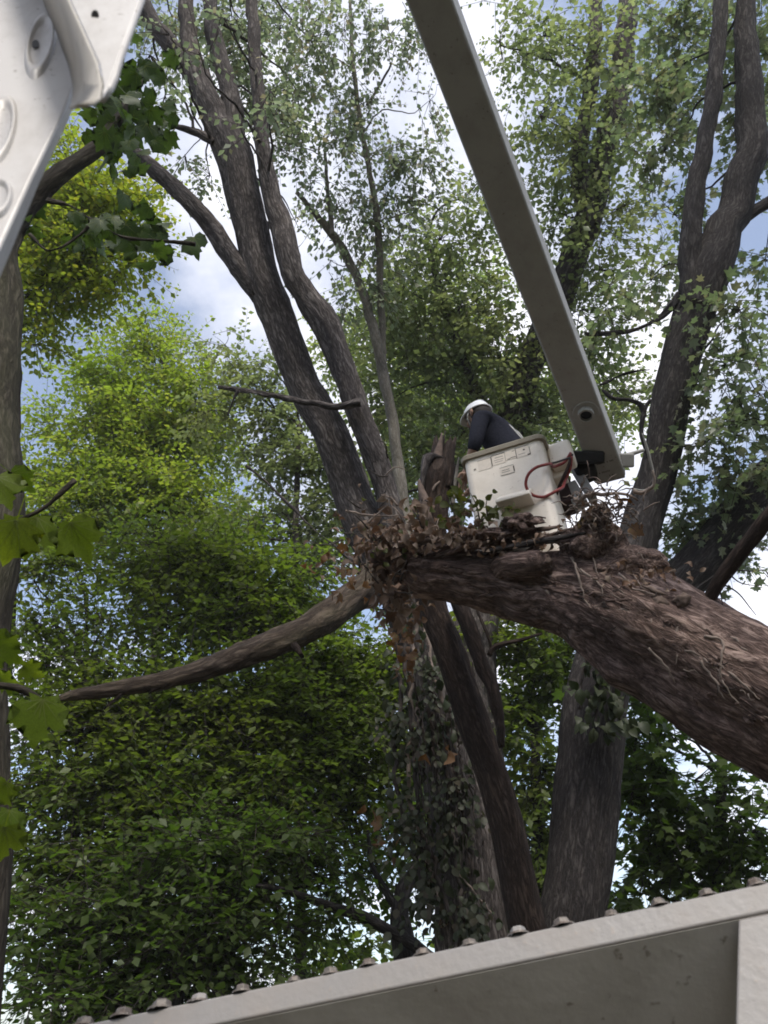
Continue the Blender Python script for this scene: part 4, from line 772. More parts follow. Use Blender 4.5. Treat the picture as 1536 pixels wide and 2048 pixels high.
# vines hanging on the big trunk
hv = empty('climbing_vine', PY(830, 1300, 7.7), 'grey-green leafy vine hanging down the trunk below the leaf heap', 'vine')
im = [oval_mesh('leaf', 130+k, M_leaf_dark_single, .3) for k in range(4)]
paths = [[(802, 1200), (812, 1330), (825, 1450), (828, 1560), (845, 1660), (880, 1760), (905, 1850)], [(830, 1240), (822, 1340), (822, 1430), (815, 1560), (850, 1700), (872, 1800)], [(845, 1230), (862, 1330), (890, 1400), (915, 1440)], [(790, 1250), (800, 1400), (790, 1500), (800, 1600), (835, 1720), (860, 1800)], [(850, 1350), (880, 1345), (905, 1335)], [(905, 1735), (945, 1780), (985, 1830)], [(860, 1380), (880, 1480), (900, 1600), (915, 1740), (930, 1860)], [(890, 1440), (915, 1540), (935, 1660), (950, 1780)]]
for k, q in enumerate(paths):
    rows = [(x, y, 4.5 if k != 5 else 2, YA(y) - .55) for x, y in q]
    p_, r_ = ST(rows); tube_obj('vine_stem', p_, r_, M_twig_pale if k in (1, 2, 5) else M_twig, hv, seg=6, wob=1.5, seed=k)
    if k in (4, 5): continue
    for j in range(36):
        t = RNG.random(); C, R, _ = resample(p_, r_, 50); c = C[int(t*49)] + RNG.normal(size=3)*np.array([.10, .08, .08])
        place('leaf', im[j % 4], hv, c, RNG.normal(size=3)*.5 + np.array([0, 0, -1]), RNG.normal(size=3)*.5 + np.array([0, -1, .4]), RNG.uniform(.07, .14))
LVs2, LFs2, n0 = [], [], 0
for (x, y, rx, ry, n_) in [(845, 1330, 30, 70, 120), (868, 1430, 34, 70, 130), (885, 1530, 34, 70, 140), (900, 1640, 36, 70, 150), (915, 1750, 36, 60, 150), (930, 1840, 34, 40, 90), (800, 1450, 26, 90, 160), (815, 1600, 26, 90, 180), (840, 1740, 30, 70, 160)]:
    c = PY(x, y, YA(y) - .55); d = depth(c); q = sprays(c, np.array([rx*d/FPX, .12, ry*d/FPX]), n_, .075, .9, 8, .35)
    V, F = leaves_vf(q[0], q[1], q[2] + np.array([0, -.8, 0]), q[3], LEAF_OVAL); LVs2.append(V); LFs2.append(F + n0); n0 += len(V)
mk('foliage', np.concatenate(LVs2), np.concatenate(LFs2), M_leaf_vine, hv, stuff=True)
for k in range(46):
    x = RNG.uniform(820, 960); y = RNG.uniform(1290, 1700); L_ = RNG.uniform(60, 220); dx = RNG.normal()*10
    p_, r_ = ST([(x + dx*t + .08*L_*t, y + L_*t, RNG.uniform(1.2, 3.2)*(1.1 - t), YA(y + L_*t) - .62 - .05*RNG.random()) for t in (0, .35, .7, 1)])
    tube_obj('vine_stem', p_, r_, M_twig if k % 3 else M_bark_brown, hv, seg=5, wob=2, seed=k)
hw = empty('hanging_vine', PY(1200, 1330, 7.2), 'drooping dark vine leaves covering the top of the thick trunk under the log', 'vine')
for q in [((1180, 1290), (1165, 1350), (1160, 1420)), ((1230, 1310), (1225, 1400), (1215, 1470)), ((1200, 1290), (1200, 1400), (1190, 1450)), ((1255, 1340), (1250, 1400), (1240, 1460))]:
    p_, r_ = ST([(x, y, 3, YR(y) - .5) for x, y in q]); tube_obj('vine_stem', p_, r_, M_twig, hw, seg=5, wob=1)
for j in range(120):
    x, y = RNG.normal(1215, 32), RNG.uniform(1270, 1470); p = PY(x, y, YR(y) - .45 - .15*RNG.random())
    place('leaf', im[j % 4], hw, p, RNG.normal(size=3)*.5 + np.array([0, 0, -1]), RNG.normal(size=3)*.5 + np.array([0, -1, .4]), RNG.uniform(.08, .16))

# ------------------------------------------------------------------ aerial lift: boom, bucket, fittings
b0, b1 = P(699, -420, 4.02), P(1221, 962, 6.25)
lift = empty('aerial_lift', b1, 'beige lift boom coming down from the top to a cream worker bucket', 'aerial lift')
ax = nrm(b1 - b0); mid = (b0 + b1)/2; tocam = CAM - mid; tocam = nrm(tocam - ax*tocam.dot(ax)); sidev = np.cross(tocam, ax)
if sidev.dot(RGT) < 0: sidev = -sidev
fa = rad(-9); nface = nrm(math.cos(fa)*tocam + math.sin(fa)*sidev); wv = nrm(math.cos(fa)*sidev - math.sin(fa)*tocam)
L = float(np.linalg.norm(b1 - b0)); hw_, hd = .125, .22
boom = box('boom_arm', (b0, wv, ax, -nface), (-hw_, hw_, 0, L, 0, hd), M_boom, lift, .022, 3)
bf = lambda s, w, o=0.0: b0 + ax*s + wv*w + nface*o
# pin boss under the boom
def disc_ring(name, c, n_, r_out, r_in, h, mat, parent, seg=28, floor=True):
    n_ = nrm(n_); x = nrm(np.cross(n_, [0.1, 0.3, 0.95])); y = np.cross(n_, x); th = np.linspace(0, 2*np.pi, seg, endpoint=False)
    ring = lambda r, z: np.asarray(c) + r*(np.cos(th)[:, None]*x + np.sin(th)[:, None]*y) + z*n_
    R_ = [ring(r_out*1.05, 0), ring(r_out, h), ring(r_in, h), ring(r_in*.97, .003)]
    V = np.concatenate(R_); F = []
    for k in range(3):
        for j in range(seg): F.append((k*seg + j, k*seg + (j+1) % seg, (k+1)*seg + (j+1) % seg, (k+1)*seg + j))
    if floor: F.append(tuple(3*seg + j for j in range(seg)))
    return recalc(mk(name, V, F, mat, parent))
def s_at(py): return float(np.interp(py, [-420, 962], [0, 1]))
def boom_pt(px, py):
    ray = nrm(P(px, py, 1) - CAM); t = np.dot(b0 - CAM, nface)/np.dot(ray, nface); return CAM + ray*t
c = boom_pt(1172, 826) + nface*.001
plate = disc_ring('pin_plate', c, nface, .095, .06, .006, M_boom, lift); boss = disc_ring('pin_boss', c, nface, .058, .045, .05, M_boom, lift)
disc_ring('bore', c + nface*.006, nface, .045, .01, .004, M_black, boss)
for (x, y, wd) in [(1204, 908, .12), (1204, 918, .06), (1212, 924, .14), (1208, 944, .12), (1222, 950, .05)]:
    p = boom_pt(x, y) + nface*.002
    for j in range(int(wd/.011)):
        if RNG.random() < .75: box('lettering', (p + wv*(-wd/2 + j*.011), wv, ax, nface), (0, .006, -.006 - .004*RNG.random(), .006, 0, .001), M_ink, lift)
# end cap plate, side bracket and cable at boom tip
box('end_plate', (bf(L, 0), wv, ax, -nface), (-hw_*.9, hw_*.9, .001, .02, .02, hd - .02), M_steel, lift, .004)
pt = lambda x, y, d=6.2: P(x, y, d)
tube_obj('bracket_rod', [pt(1236, 916), pt(1262, 908), pt(1288, 900)], [.02, .018, .014], M_boom, lift, seg=10)
box('side_bracket', (pt(1252, 912), RGT, UPV, -FWD), (-.05, .06, -.09, .02, -.03, .03), M_boom, lift, .012)
tube_obj('side_cable', [pt(1284, 866), pt(1292, 890), pt(1300, 920), pt(1307, 950), pt(1304, 972), pt(1290, 980), pt(1265, 978)], [.003, .011, .012, .008, .006, .006, .008], M_boom, lift, seg=8)

# bucket frame
psi = rad(-21); hx = np.array([math.cos(psi), math.sin(psi), 0]); hy = np.array([-math.sin(psi), math.cos(psi), 0]); hz = np.array([0, 0, 1.0])
BT = P(1001, 891, 6.0); BW, BD, BH = .635, .60, 1.06
BO = BT + hy*(BD/2) - hz*BH                     # middle of the bucket floor
bp_ = lambda x, y, z: BO + hx*x + hy*y + hz*z
def rrect(w, d, r, z, n=6):
    out = []
    for cx, cy, a0 in ((w/2 - r, d/2 - r, 0), (-w/2 + r, d/2 - r, 90), (-w/2 + r, -d/2 + r, 180), (w/2 - r, -d/2 + r, 270)):
        for k in range(n+1):
            a = rad(a0 + 90*k/n); out.append(bp_(cx + r*math.cos(a), cy + r*math.sin(a), z))
    return out
def loft(name, rings, mat, parent, cap0=True, cap1=True, close=False):
    m = len(rings[0]); V = np.array([p for r in rings for p in r]); F = []
    k = len(rings)
    for i in range(k if close else k-1):
        for j in range(m): F.append((i*m + j, i*m + (j+1) % m, ((i+1) % k)*m + (j+1) % m, ((i+1) % k)*m + j))
    if cap0 and not close: F.append(tuple(range(m))[::-1])
    if cap1 and not close: F.append(tuple((k-1)*m + j for j in range(m)))
    return recalc(mk(name, V, F, mat, parent, False))
bucket = empty('bucket', BO, None, None); bucket.parent = lift; bucket.location = Vector(BO - b1)
sh = loft('shell', [rrect(BW*.90, BD*.90, .06, 0), rrect(BW*.92, BD*.92, .07, .03), rrect(BW*.97, BD*.97, .06, BH - .12), rrect(BW*.975, BD*.975, .06, BH - .02), rrect(BW*.93, BD*.93, .05, BH - .02), rrect(BW*.84, BD*.84, .05, .15)], M_bucket, bucket)
sh.data.polygons.foreach_set('use_smooth', np.ones(len(sh.data.polygons), bool)); bevel(sh, .006); wn_ = sh.modifiers.new('WeightedNormal', 'WEIGHTED_NORMAL'); wn_.keep_sharp = True
rim = loft('rim', [rrect(BW*1.04, BD*1.04, .06, BH - .042), rrect(BW*1.055, BD*1.055, .065, BH - .01), rrect(BW*1.03, BD*1.03, .06, BH), rrect(BW*.93, BD*.93, .05, BH), rrect(BW*.93, BD*.93, .05, BH - .03), rrect(BW*.985, BD*.985, .055, BH - .045)], M_rim, bucket, close=True)
fy = lambda z: -BD/2*(.92 + .05*(z - .03)/(BH - .15))            # front wall at height z
def wedge(name, x0, x1, z0, z1, out, mat):
    V = [bp_(x0, fy(z0) + .004, z0), bp_(x1, fy(z0) + .004, z0), bp_(x0, fy(z0) - out, z0 + .004), bp_(x1, fy(z0) - out, z0 + .004), bp_(x0, fy(z0) - out, z0 + .03), bp_(x1, fy(z0) - out, z0 + .03), bp_(x0, fy(z1) + .004, z1), bp_(x1, fy(z1) + .004, z1)]
    F = [(0, 1, 3, 2), (2, 3, 5, 4), (4, 5, 7, 6), (0, 2, 4, 6), (1, 7, 5, 3), (0, 6, 7, 1)]
    return bevel(recalc(mk(name, V, F, mat, bucket)), .008)
wedge('step', -.085, .165, .47, .62, .15, M_bucket)
def sticker(x, z, w, h, bars):
    zf = BH - z; y = fy(zf) - .0016; lb = box('label', (bp_(x, y, zf), hx, nrm(hz - hy*.0165), -hy), (-w/2, w/2, -h/2, h/2, 0, .0008), M_label, bucket)
    yy = .0009
    for (bx, bz, bw, bh) in bars:
        box('print', (bp_(x + bx*w, y - yy - bz*h*.0165, zf + bz*h), hx, nrm(hz - hy*.0165), -hy), (-bw*w/2, bw*w/2, -bh*h/2, bh*h/2, 0, .0006), M_ink, lb)
sticker(-.145, .125, .105, .095, [(0, .5, 1, .03), (.5, 0, .03, 1)])
sticker(-.035, .115, .105, .09, [(0, .5, .95, .07), (-.5, 0, .04, 1), (.05, .2, .6, .04), (0, -.05, .7, .03), (.0, -.25, .6, .03)])
sticker(.06, .105, .085, .085, [(.5, 0, .06, 1), (.2, -.35, .5, .06), (-.2, -.42, .3, .06), (.3, .3, .25, .05), (-.5, 0, .03, 1)])
sticker(.155, .11, .105, .09, [(0, .5, 1, .04), (.5, -.1, .04, .8), (.1, .15, .14, .14), (.4, -.44, .2, .12), (-.1, -.2, .5, .03), (-.5, 0, .05, 1)])
sticker(.015, .235, .115, .07, [(0, .5, .95, .05), (0, -.5, .9, .05), (.45, 0, .08, .7), (-.1, .1, .5, .06), (-.1, -.15, .55, .05)])
def smudge(x, z, w, h): box('scuff', (bp_(x, fy(BH - z) - .003, BH - z), hx, hz, -hy), (-w/2, w/2, -h/2, h/2, 0, .001), M_ink, bucket)
smudge(-.225, .145, .016, .010); smudge(.235, .80, .012, .02)
# controls, valve covers, mounting arm between bucket and boom
ctl = lambda x, y, d=5.95: P(x, y, d)
def facing_box(name, px, py, d, w, h, t, mat, bev=.012, tilt=0, parent=None):
    a = rad(tilt); e1 = math.cos(a)*hx + math.sin(a)*hz; e2 = -math.sin(a)*hx + math.cos(a)*hz
    return box(name, (P(px, py, d), e1, e2, hy), (-w/2, w/2, -h/2, h/2, 0, t), mat, parent or lift, bev, 3)
facing_box('control_cover', 1119, 902, 5.95, .185, .20, .16, M_bucket, .03, 3)
facing_box('valve_box', 1114, 942, 6.0, .115, .12, .12, M_bucket, .012, 3)
facing_box('pivot_housing', 1163, 922, 6.2, .16, .20, .2, M_black, .03, 10)
facing_box('mount_body', 1122, 975, 6.12, .17, .32, .2, M_maroon, .03, 6)
facing_box('mount_bracket', 1149, 985, 6.05, .11, .22, .10, M_steel, .01, 14)
facing_box('mount_bracket', 1165, 960, 6.15, .07, .32, .10, M_steel, .01, 14)
facing_box('mount_foot', 1120, 1060, 6.1, .09, .30, .10, M_steel, .01, 10)
box('hinge_arm', (ctl(1150, 915, 6.15), RGT, UPV, -FWD), (-.05, .22, -.05, .05, -.06, .06), M_black, lift, .02)
hp = [(1143, 912), (1141, 935), (1132, 958), (1112, 982), (1085, 994), (1062, 988), (1052, 972), (1056, 950), (1072, 935), (1092, 929), (1115, 931), (1128, 925), (1142, 905)]
tube_obj('hose', [ctl(x, y, 5.62 if 2 < k < 10 else 5.85) for k, (x, y) in enumerate(hp)], [.011]*len(hp), M_red, lift, seg=10, n=70)
tube_obj('hose', [ctl(1144, 908, 5.86), ctl(1136, 935, 5.84), ctl(1124, 960, 5.84), ctl(1108, 1000, 5.95)], [.012]*4, M_maroon, lift, seg=8)
tube_obj('cable', [ctl(1088, 930, 5.72), ctl(1110, 925, 5.75), ctl(1140, 915, 5.8)], [.007]*3, M_black, lift, seg=6)

# ------------------------------------------------------------------ worker in the bucket
fd = rad(140); Fv = math.cos(fd)*np.array([1., 0, 0]) + math.sin(fd)*np.array([0, 1., 0]); Lv = np.array([-Fv[1], Fv[0], 0])
PB = bp_(.075, .0, .165)
W3 = lambda f, l, z: PB + Fv*f*(1 + .12*max(0, z - .9)) + Lv*l + hz*z
man = empty('person', PB, 'worker in a white hard hat and dark shirt leaning in the bucket', 'person')
def skin_obj(name, verts, edges, rads, mat, parent, sub=2):
    me = bpy.data.meshes.new(name); o_ = pl(parent)
    me.from_pydata([tuple(np.asarray(v) - o_) for v in verts], edges, []); me.materials.append(mat); o = link(name, me, parent)
    m = o.modifiers.new('Skin', 'SKIN'); m.use_smooth_shade = True
    for i, r in enumerate(rads):
        sv = me.skin_vertices[0].data[i]; sv.radius = (r, r) if np.isscalar(r) else r; sv.use_root = (i == 0)
    s_ = o.modifiers.new('Subsurf', 'SUBSURF'); s_.levels = sub; s_.render_levels = sub
    return o
V, E, R = [], [], []
def vtx(p, r, par=None):
    V.append(p); R.append(r)
    if par is not None: E.append((par, len(V)-1))
    return len(V)-1
pv = vtx(W3(0, 0, .92), .135); ab = vtx(W3(.06, 0, 1.06), .13, pv); ch = vtx(W3(.14, 0, 1.24), .145, ab); ut = vtx(W3(.19, 0, 1.36), .11, ch)
nk = vtx(W3(.235, 0, 1.44), .056, ut); hb = vtx(W3(.265, 0, 1.51), .070, nk); hm = vtx(W3(.285, 0, 1.58), .092, hb); ht = vtx(W3(.29, 0, 1.65), .082, hm)
joint = {}
for sgn in (1, -1):
    sh_ = vtx(W3(.17, .185*sgn, 1.36), .062, ut)
    el = (W3(.22, .25*sgn, 1.10) if sgn > 0 else W3(.40, .24*sgn, 1.12)); wr = (W3(.36, .20*sgn, .955) if sgn > 0 else W3(.52, .10*sgn, .98))
    um = vtx(sh_ is not None and (V[sh_] + el)/2, .054, sh_); e_ = vtx(el, .044, um); fm = vtx((el + wr)/2, .040, e_); w_ = vtx(wr, .028, fm)
    hd_ = nrm(wr - el); pm = vtx(wr + hd_*.07, (.042, .022), w_)
    sx = nrm(np.cross(hd_, hz)); joint[sgn] = (V[sh_], (V[sh_] + el)/2, el, wr)
    for q, (o1, ln) in enumerate(((-.03, .065), (-.01, .075), (.01, .07), (.03, .055))):
        k1 = vtx(wr + hd_*.105 + sx*o1, .0105, pm); k2 = vtx(wr + hd_*(.105 + ln*.5) + sx*o1 - hz*.012, .0095, k1); vtx(wr + hd_*(.105 + ln*.85) + sx*o1 - hz*.036, .008, k2)
    t1 = vtx(wr + hd_*.055 + sx*-.045*1, .012, pm); vtx(wr + hd_*.095 + sx*-.06 - hz*.01, .010, t1)
    hp_ = vtx(W3(0, .095*sgn, .86), .095, pv); kn = vtx(W3(.035, .10*sgn, .48), .062, hp_); cf = vtx(W3(.01, .10*sgn, .32), .055, kn); an = vtx(W3(0, .10*sgn, .085), .038, cf); vtx(W3(.14, .11*sgn, .035), .036, an)
skin_obj('body', V, E, R, M_skin, man)
# shirt and trousers
V, E, R = [], [], []
a0 = vtx(W3(0, 0, .90), .155); a1 = vtx(W3(.06, 0, 1.06), .152, a0); a2 = vtx(W3(.135, 0, 1.24), .166, a1); a3 = vtx(W3(.185, 0, 1.36), .128, a2); a4 = vtx(W3(.222, 0, 1.425), .070, a3)
for sgn in (1, -1):
    s_, u_, e_, w_ = joint[sgn]; b_ = vtx(s_, .080, a3); c_ = vtx(u_, .072, b_); vtx(e_*.6 + w_*.4, .054, vtx(e_, .060, c_))
skin_obj('shirt', V, E, R, M_cloth, man)
V, E, R = [], [], []
a0 = vtx(W3(0, 0, .93), .145)
for sgn in (1, -1):
    h_ = vtx(W3(0, .095*sgn, .84), .108, a0); k_ = vtx(W3(.035, .10*sgn, .48), .074, h_); vtx(W3(.0, .10*sgn, .10), .06, k_)
skin_obj('trousers', V, E, R, M_jeans, man)
for sgn in (1, -1): blob('boot', W3(.06, .105*sgn, .045), (.07, .12, .05), M_black, man, .08, 3, 3)
# head details
HC = W3(.285, 0, 1.585)
blob('hair', HC - Fv*.03 + hz*-.005, (.098, .10, .095), M_hair, man, .06, 3, 5)
for sgn in (1, -1):
    blob('ear', HC + Lv*.096*sgn + hz*-.015, (.016, .022, .033), M_skin, man, .1, 2, 6); blob('eye', HC + Fv*.09 + Lv*.034*sgn + hz*.0, (.013, .013, .012), M_eye, man, 0, 2, 7)
blob('nose', HC + Fv*.105 - hz*.025, (.017, .02, .026), M_skin, man, .05, 2, 8); blob('mouth', HC + Fv*.094 - hz*.065, (.024, .012, .008), plain('lips', (.22, .10, .085), .5), man, .05, 2, 9)
def hard_hat():
    V_, F_ = [], []; n, seg = 9, 36
    tb = nrm(hz + .10*Fv); f2 = nrm(Fv - tb*Fv.dot(tb)); l2 = np.cross(tb, f2); c = HC + tb*.030
    prof = [(1.0 if k == 0 else math.cos(k/(n-1)*1.5708), math.sin(k/(n-1)*1.5708)) for k in range(n)]
    th = np.linspace(0, 2*np.pi, seg, endpoint=False)
    def ringp(rf, rl, z, brim=0):
        out = []
        for a in th:
            ex = 1 + brim*max(0, math.cos(a))**2
            out.append(c + f2*rf*ex*math.cos(a) + l2*rl*math.sin(a) + tb*(z + .004*math.cos(2*a)))
        return out
    rings = [ringp(.122, .103, -.012), ringp(.136, .115, -.014, .28), ringp(.138, .117, -.008, .28), ringp(.125, .106, -.002)] + [ringp(.121*max(.03, max(p[0], 0)**.8), .102*max(.03, max(p[0], 0)**.8), .108*p[1]) for p in prof]
    m = seg; V_ = np.array([p for r in rings for p in r]); F_ = [(i*m + j, i*m + (j+1) % m, (i+1)*m + (j+1) % m, (i+1)*m + j) for i in range(len(rings)-1) for j in range(m)]
    F_.append(tuple((len(rings)-1)*m + j for j in range(m)))
    o = recalc(mk('hard_hat', V_, F_, M_hat, man, True))
    for sg in (-.03, 0, .03):
        tube_obj('ridge', [c + f2*(.118*math.cos(a)) + l2*sg + tb*(.112*math.sin(a)*math.sqrt(1 - (sg/.108)**2) + .004) for a in np.linspace(.5, 2.6, 9)], [.006]*9, M_hat, o, seg=6)
    return o
hard_hat()
tube_obj('chin_strap', [HC + Lv*.098 + hz*.02 + Fv*.02, HC + Lv*.095 - hz*.04 + Fv*.045, HC + Lv*.05 - hz*.10 + Fv*.06], [.006]*3, M_strap, man, seg=6)
for sgn in (1, -1):
    tube_obj('harness', [W3(.21, .10*sgn, 1.435), W3(.12, .11*sgn, 1.42), W3(.055, .085*sgn, 1.34), W3(-.005, .05*sgn, 1.24), W3(-.06, .02*sgn, 1.10)], [.012]*5, M_strap, man, seg=8)

# ------------------------------------------------------------------ bolted steel beam along the bottom
q0, q1 = P(150, 2052, 1.25), P(1536, 1764, 1.16)
bx = nrm(q1 - q0); nb = CAM - (q0 + q1)/2; nb = nrm(nb - bx*nb.dot(bx)); ub = np.cross(nb, bx); ub = ub if ub.dot(UPV) > 0 else -ub
# lean the face back a little so it catches the sky
ta = rad(24); nb2 = nrm(math.cos(ta)*nb + math.sin(ta)*ub); ub2 = nrm(math.cos(ta)*ub - math.sin(ta)*nb)
beam = empty('steel_beam', q0, 'white painted steel beam with bolt heads along its top edge', 'steel beam')
LB = float(np.linalg.norm(q1 - q0)); fb = (q0, bx, ub2, nb2)
fl = .040
box('top_flange', fb, (-1.0, LB + .9, -fl, 0, -.05, 0), M_white, beam, .004, 3)
wy, wz = -math.cos(rad(58)), -math.sin(rad(58))
ubw = nrm(ub2*wy + nb2*wz); nbw = np.cross(bx, ubw)
box('web', (q0 + ub2*(-fl + .004) + nb2*-.007, bx, ubw, nbw), (-1.0, LB + .9, 0, .62, -.006, 0), M_web, beam)
xs = LB - .046
box('stiffener', (q0, bx, ub2 + .47*bx, nb2), (xs + .004, xs + .10, -.62, -fl - .0015, -.031, -.0015), M_white, beam, .003, 2)
bxs = [(-20, 2085), (65, 2065), (160, 2042), (240, 2026), (315, 2014), (390, 1998), (480, 1980), (583, 1962), (657, 1948), (735, 1934), (842, 1908), (937, 1887), (1035, 1867), (1125, 1847), (1222, 1826), (1318, 1806), (1415, 1786), (1515, 1766), (1605, 1748)]
def bolt():
    o = empty('bolt', q0); o.parent = beam; o.location = (0, 0, 0); return o
seg = 18
for k, (px, py) in enumerate(bxs):
    ray = nrm(P(px, py, 1) - CAM); t = np.dot(q0 - CAM, nb2)/np.dot(ray, nb2); s = float(np.dot(CAM + ray*t - q0, bx)); y = -.011 - .002*(k % 3)
    cpt = q0 + bx*s + nb2*y; sc = .98 + .1*RNG.normal() + (.25 if px < 420 else 0)
    if k in (5, 8): sc *= .9
    th = np.linspace(0, 2*np.pi, seg, endpoint=False); up_ = nrm(ub2 + RNG.normal(size=3)*.06)
    ring = lambda r, z: [cpt + sc*(r*(math.cos(a)*bx + math.sin(a)*nb2) + z*up_) for a in th]
    hx_ = [k2*math.pi/3 + k*.7 for k2 in range(6)]
    rg = lambda r, z, aa: [cpt + sc*(r*(math.cos(a)*bx + math.sin(a)*nb2) + z*up_) for a in aa]
    prof = [(.0115, .002), (.0115, .0095), (.0100, .0122), (.006, .0132)]
    Vb = np.array([p for r, z in prof for p in rg(r, z, hx_)]); Fb = [(i*6 + j, i*6 + (j+1) % 6, (i+1)*6 + (j+1) % 6, (i+1)*6 + j) for i in range(len(prof)-1) for j in range(6)] + [tuple((len(prof)-1)*6 + j for j in range(6))]
    ob = bevel(recalc(mk('bolt', Vb, Fb, M_bolt if k % 7 != 5 else M_white, beam)), .0012)
    # chipped washer below the head
    wsh = [cpt + sc*(r*(math.cos(a)*bx + math.sin(a)*nb2) + z*ub2) for r, z in ((.0165, 0), (.0165, .0026), (.0105, .0034)) for a in th]
    recalc(mk('washer', np.array(wsh), [(i*seg + j, i*seg + (j+1) % seg, (i+1)*seg + (j+1) % seg, (i+1)*seg + j) for i in range(2) for j in range(seg)], M_bolt, ob))

# ------------------------------------------------------------------ formed aluminium panel at upper left
DP = 0.82
panel = empty('metal_panel', P(40, 200, DP), 'pale formed aluminium panel with embossed holes at upper left corner', 'metal panel')
# the panel faces down and toward the viewer; its lip faces lower right
pn_ = nrm(-FWD + .85*UPV + .12*RGT); pc_ = P(40, 200, DP)
def pp(px, py, o=0.0):
    ray = P(px, py, 1) - CAM; return CAM + ray*(np.dot(pc_ + pn_*o - CAM, pn_)/np.dot(ray, pn_))
def slab(name, poly, o_front, thick, mat, bev=.003):
    n = len(poly); V_ = [pp(x, y, o_front) for x, y in poly] + [pp(x, y, o_front) + FWD*thick for x, y in poly]
    F_ = [tuple(range(n)), tuple(range(2*n-1, n-1, -1))] + [(k, (k+1) % n, n + (k+1) % n, n + k) for k in range(n)]
    return bevel(recalc(mk(name, V_, F_, mat, panel)), bev, 3)
slab('plate', [(-420, -380), (-60, -380), (78, -40), (92, 0), (118, 66), (141, 132), (148, 168), (128, 222), (64, 352), (0, 492), (-120, 740), (-420, 740)], 0.0, .006, M_alu)
# return lip: tilted strip along the lower right edge
lipo = [(148, 168), (128, 222), (64, 352), (0, 492), (-120, 740)]; lipb = [(150, 205), (136, 242), (78, 366), (6, 540), (-100, 770)]
Vl = [pp(x, y, -.001) for x, y in lipo] + [pp(x, y, -.030) for x, y in lipb] + [pp(x, y, -.034) for x, y in lipb] + [pp(x, y, -.006) for x, y in lipo]
n5 = 5; Fl = []
for a in range(4):
    for j in range(n5-1): Fl.append((a*n5 + j, a*n5 + j+1, ((a+1) % 4)*n5 + j+1, ((a+1) % 4)*n5 + j))
recalc(mk('lip', Vl, Fl, M_alu, panel))
# bracket channel riveted over it: front face plus side wall
front = [(104, -380), (128, -30), (140, 0), (170, 66), (198, 128), (206, 172), (203, 196), (214, 180), (236, 120), (262, 48), (281, 0), (300, -50), (420, -380)]
slab('bracket', front, .10, .004, M_alu, .002)
wall_f = [(-40, -380), (128, -30), (140, 0), (170, 66), (198, 128), (206, 172), (203, 198), (190, 212), (176, 214), (160, 216)]; wall_b = [(-100, -380), (74, -30), (90, 0), (118, 66), (142, 130), (150, 168), (150, 190), (148, 208), (146, 214), (142, 220)]
Vw = [pp(x, y, .099) for x, y in wall_f] + [pp(x, y, .004) for x, y in wall_b]; nw = len(wall_f)
wl = mk('bracket_wall', Vw, [(j, j+1, nw + j+1, nw + j) for j in range(nw-1)], M_web, panel, True); sol = wl.modifiers.new('Solidify', 'SOLIDIFY'); sol.thickness = .003
edge = [(203, 197), (216, 182), (238, 122), (264, 50), (283, 0), (304, -50), (424, -380)]
tube_obj('rolled_edge', [pp(x, y, .096) for x, y in edge], [.0035]*7, M_alu, panel, seg=10, n=60)
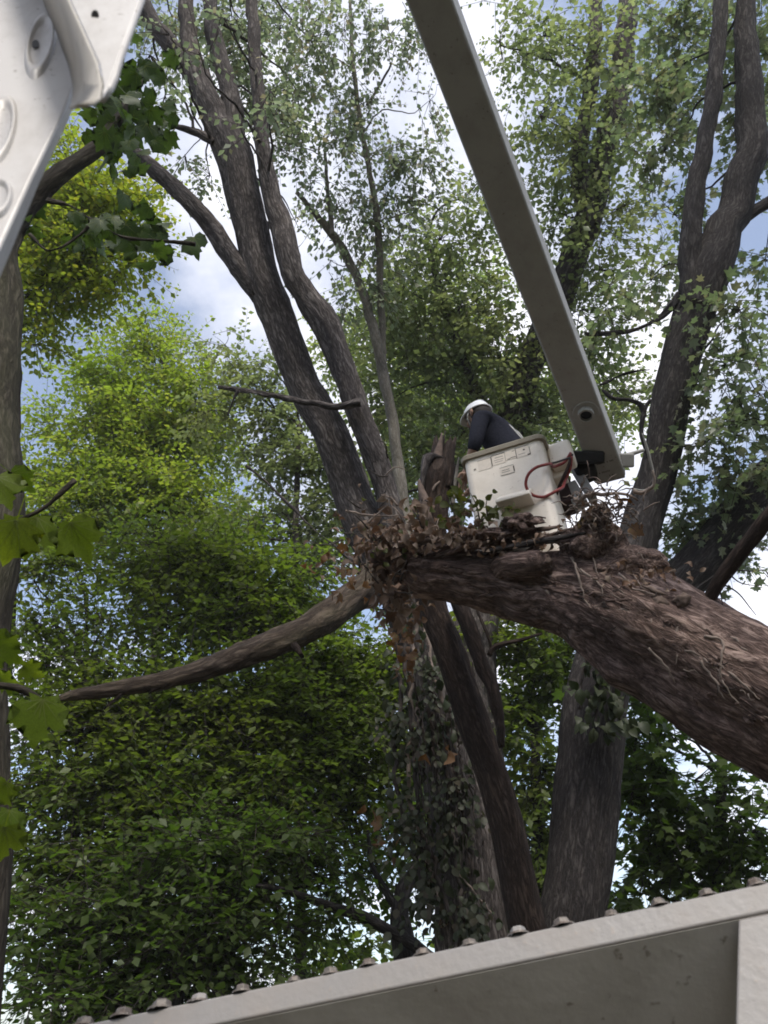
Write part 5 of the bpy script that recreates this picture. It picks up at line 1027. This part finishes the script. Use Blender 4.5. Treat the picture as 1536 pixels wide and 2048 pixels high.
def emboss(px, py, rx, ry, ang, hole, o=0.0):
    seg_ = 40; th = np.linspace(0, 2*np.pi, seg_, endpoint=False); a = rad(ang); c0 = pp(px, py, o)
    ex, ey = pp(px + 1, py, o) - c0, c0 - pp(px, py + 1, o); n_ = nrm(np.cross(ex, ey)); n_ = n_ if np.dot(n_, CAM - c0) > 0 else -n_
    u = math.cos(a)*ex - math.sin(a)*ey; v = math.sin(a)*ex + math.cos(a)*ey
    prof = [(1.08, -.0005), (1.0, .002), (.93, .0042), (.84, .0046), (.74, .0034), (.66, .0014), (.60, .0008)]
    V_ = np.array([c0 + rx*r*math.cos(t)*u + ry*r*math.sin(t)*v + n_*z for r, z in prof for t in th])
    F_ = [(i*seg_ + j, i*seg_ + (j+1) % seg_, (i+1)*seg_ + (j+1) % seg_, (i+1)*seg_ + j) for i in range(len(prof)-1) for j in range(seg_)] + [tuple((len(prof)-1)*seg_ + j for j in range(seg_))]
    e = recalc(mk('embossed_cup', V_, F_, M_alu, panel, True))
    h = pp(px + hole[0], py + hole[1], o) + n_*.0018
    V2 = [h + hole[2]*(math.cos(t)*u + 1.15*math.sin(t)*v) + n_*z for z in (0, .0006) for t in th[::2]]; m = len(th[::2])
    mk('hole', V2, [tuple(m + j for j in range(m))] + [(j, (j+1) % m, m + (j+1) % m, m + j) for j in range(m)], M_black, e)
emboss(82, 88, 27, 64, 14, (-10, 4, 7)); emboss(2, 258, 29, 68, 14, (-12, 4, 7)); emboss(-4, 398, 28, 40, 20, (-16, 0, 7)); emboss(-80, 430, 29, 68, 14, (-12, 4, 7)); emboss(160, -85, 10, 10, 0, (0, 0, 4), .10)
hb_ = pp(190, 31, .1012) ; th = np.linspace(0, 2*np.pi, 20, endpoint=False)
mk('hole', [hb_ + DP/FPX*(7*math.cos(t)*RGT + 10*math.sin(t)*UPV) for t in th] , [tuple(range(20))], M_black, panel)



# ------------------------------------------------------------------ haze volume added to imitate lens glare over the upper canopy
HB = 620.0
Vh, Fh = box_vf((0, 0, 0), (1, 0, 0), (0, 1, 0), (0, 0, 1), -HB, HB, -HB, HB, -1.6, 38.0)
hm = bpy.data.materials.new('haze'); hm.use_nodes = True; ht = hm.node_tree; ht.nodes.clear()
ho = ht.nodes.new('ShaderNodeOutputMaterial'); hv_ = ht.nodes.new('ShaderNodeVolumePrincipled')
hv_.inputs['Density'].default_value = HAZE; hv_.inputs['Color'].default_value = (0.9, 0.93, 0.95, 1); ht.links.new(hv_.outputs[0], ho.inputs['Volume'])
if HAZE: tag(recalc(mk('haze', Vh, Fh, hm)), 'thin pale haze added to imitate lens glare over the trees', 'haze', kind='stuff')
print('leaf triangles', TRI[0])
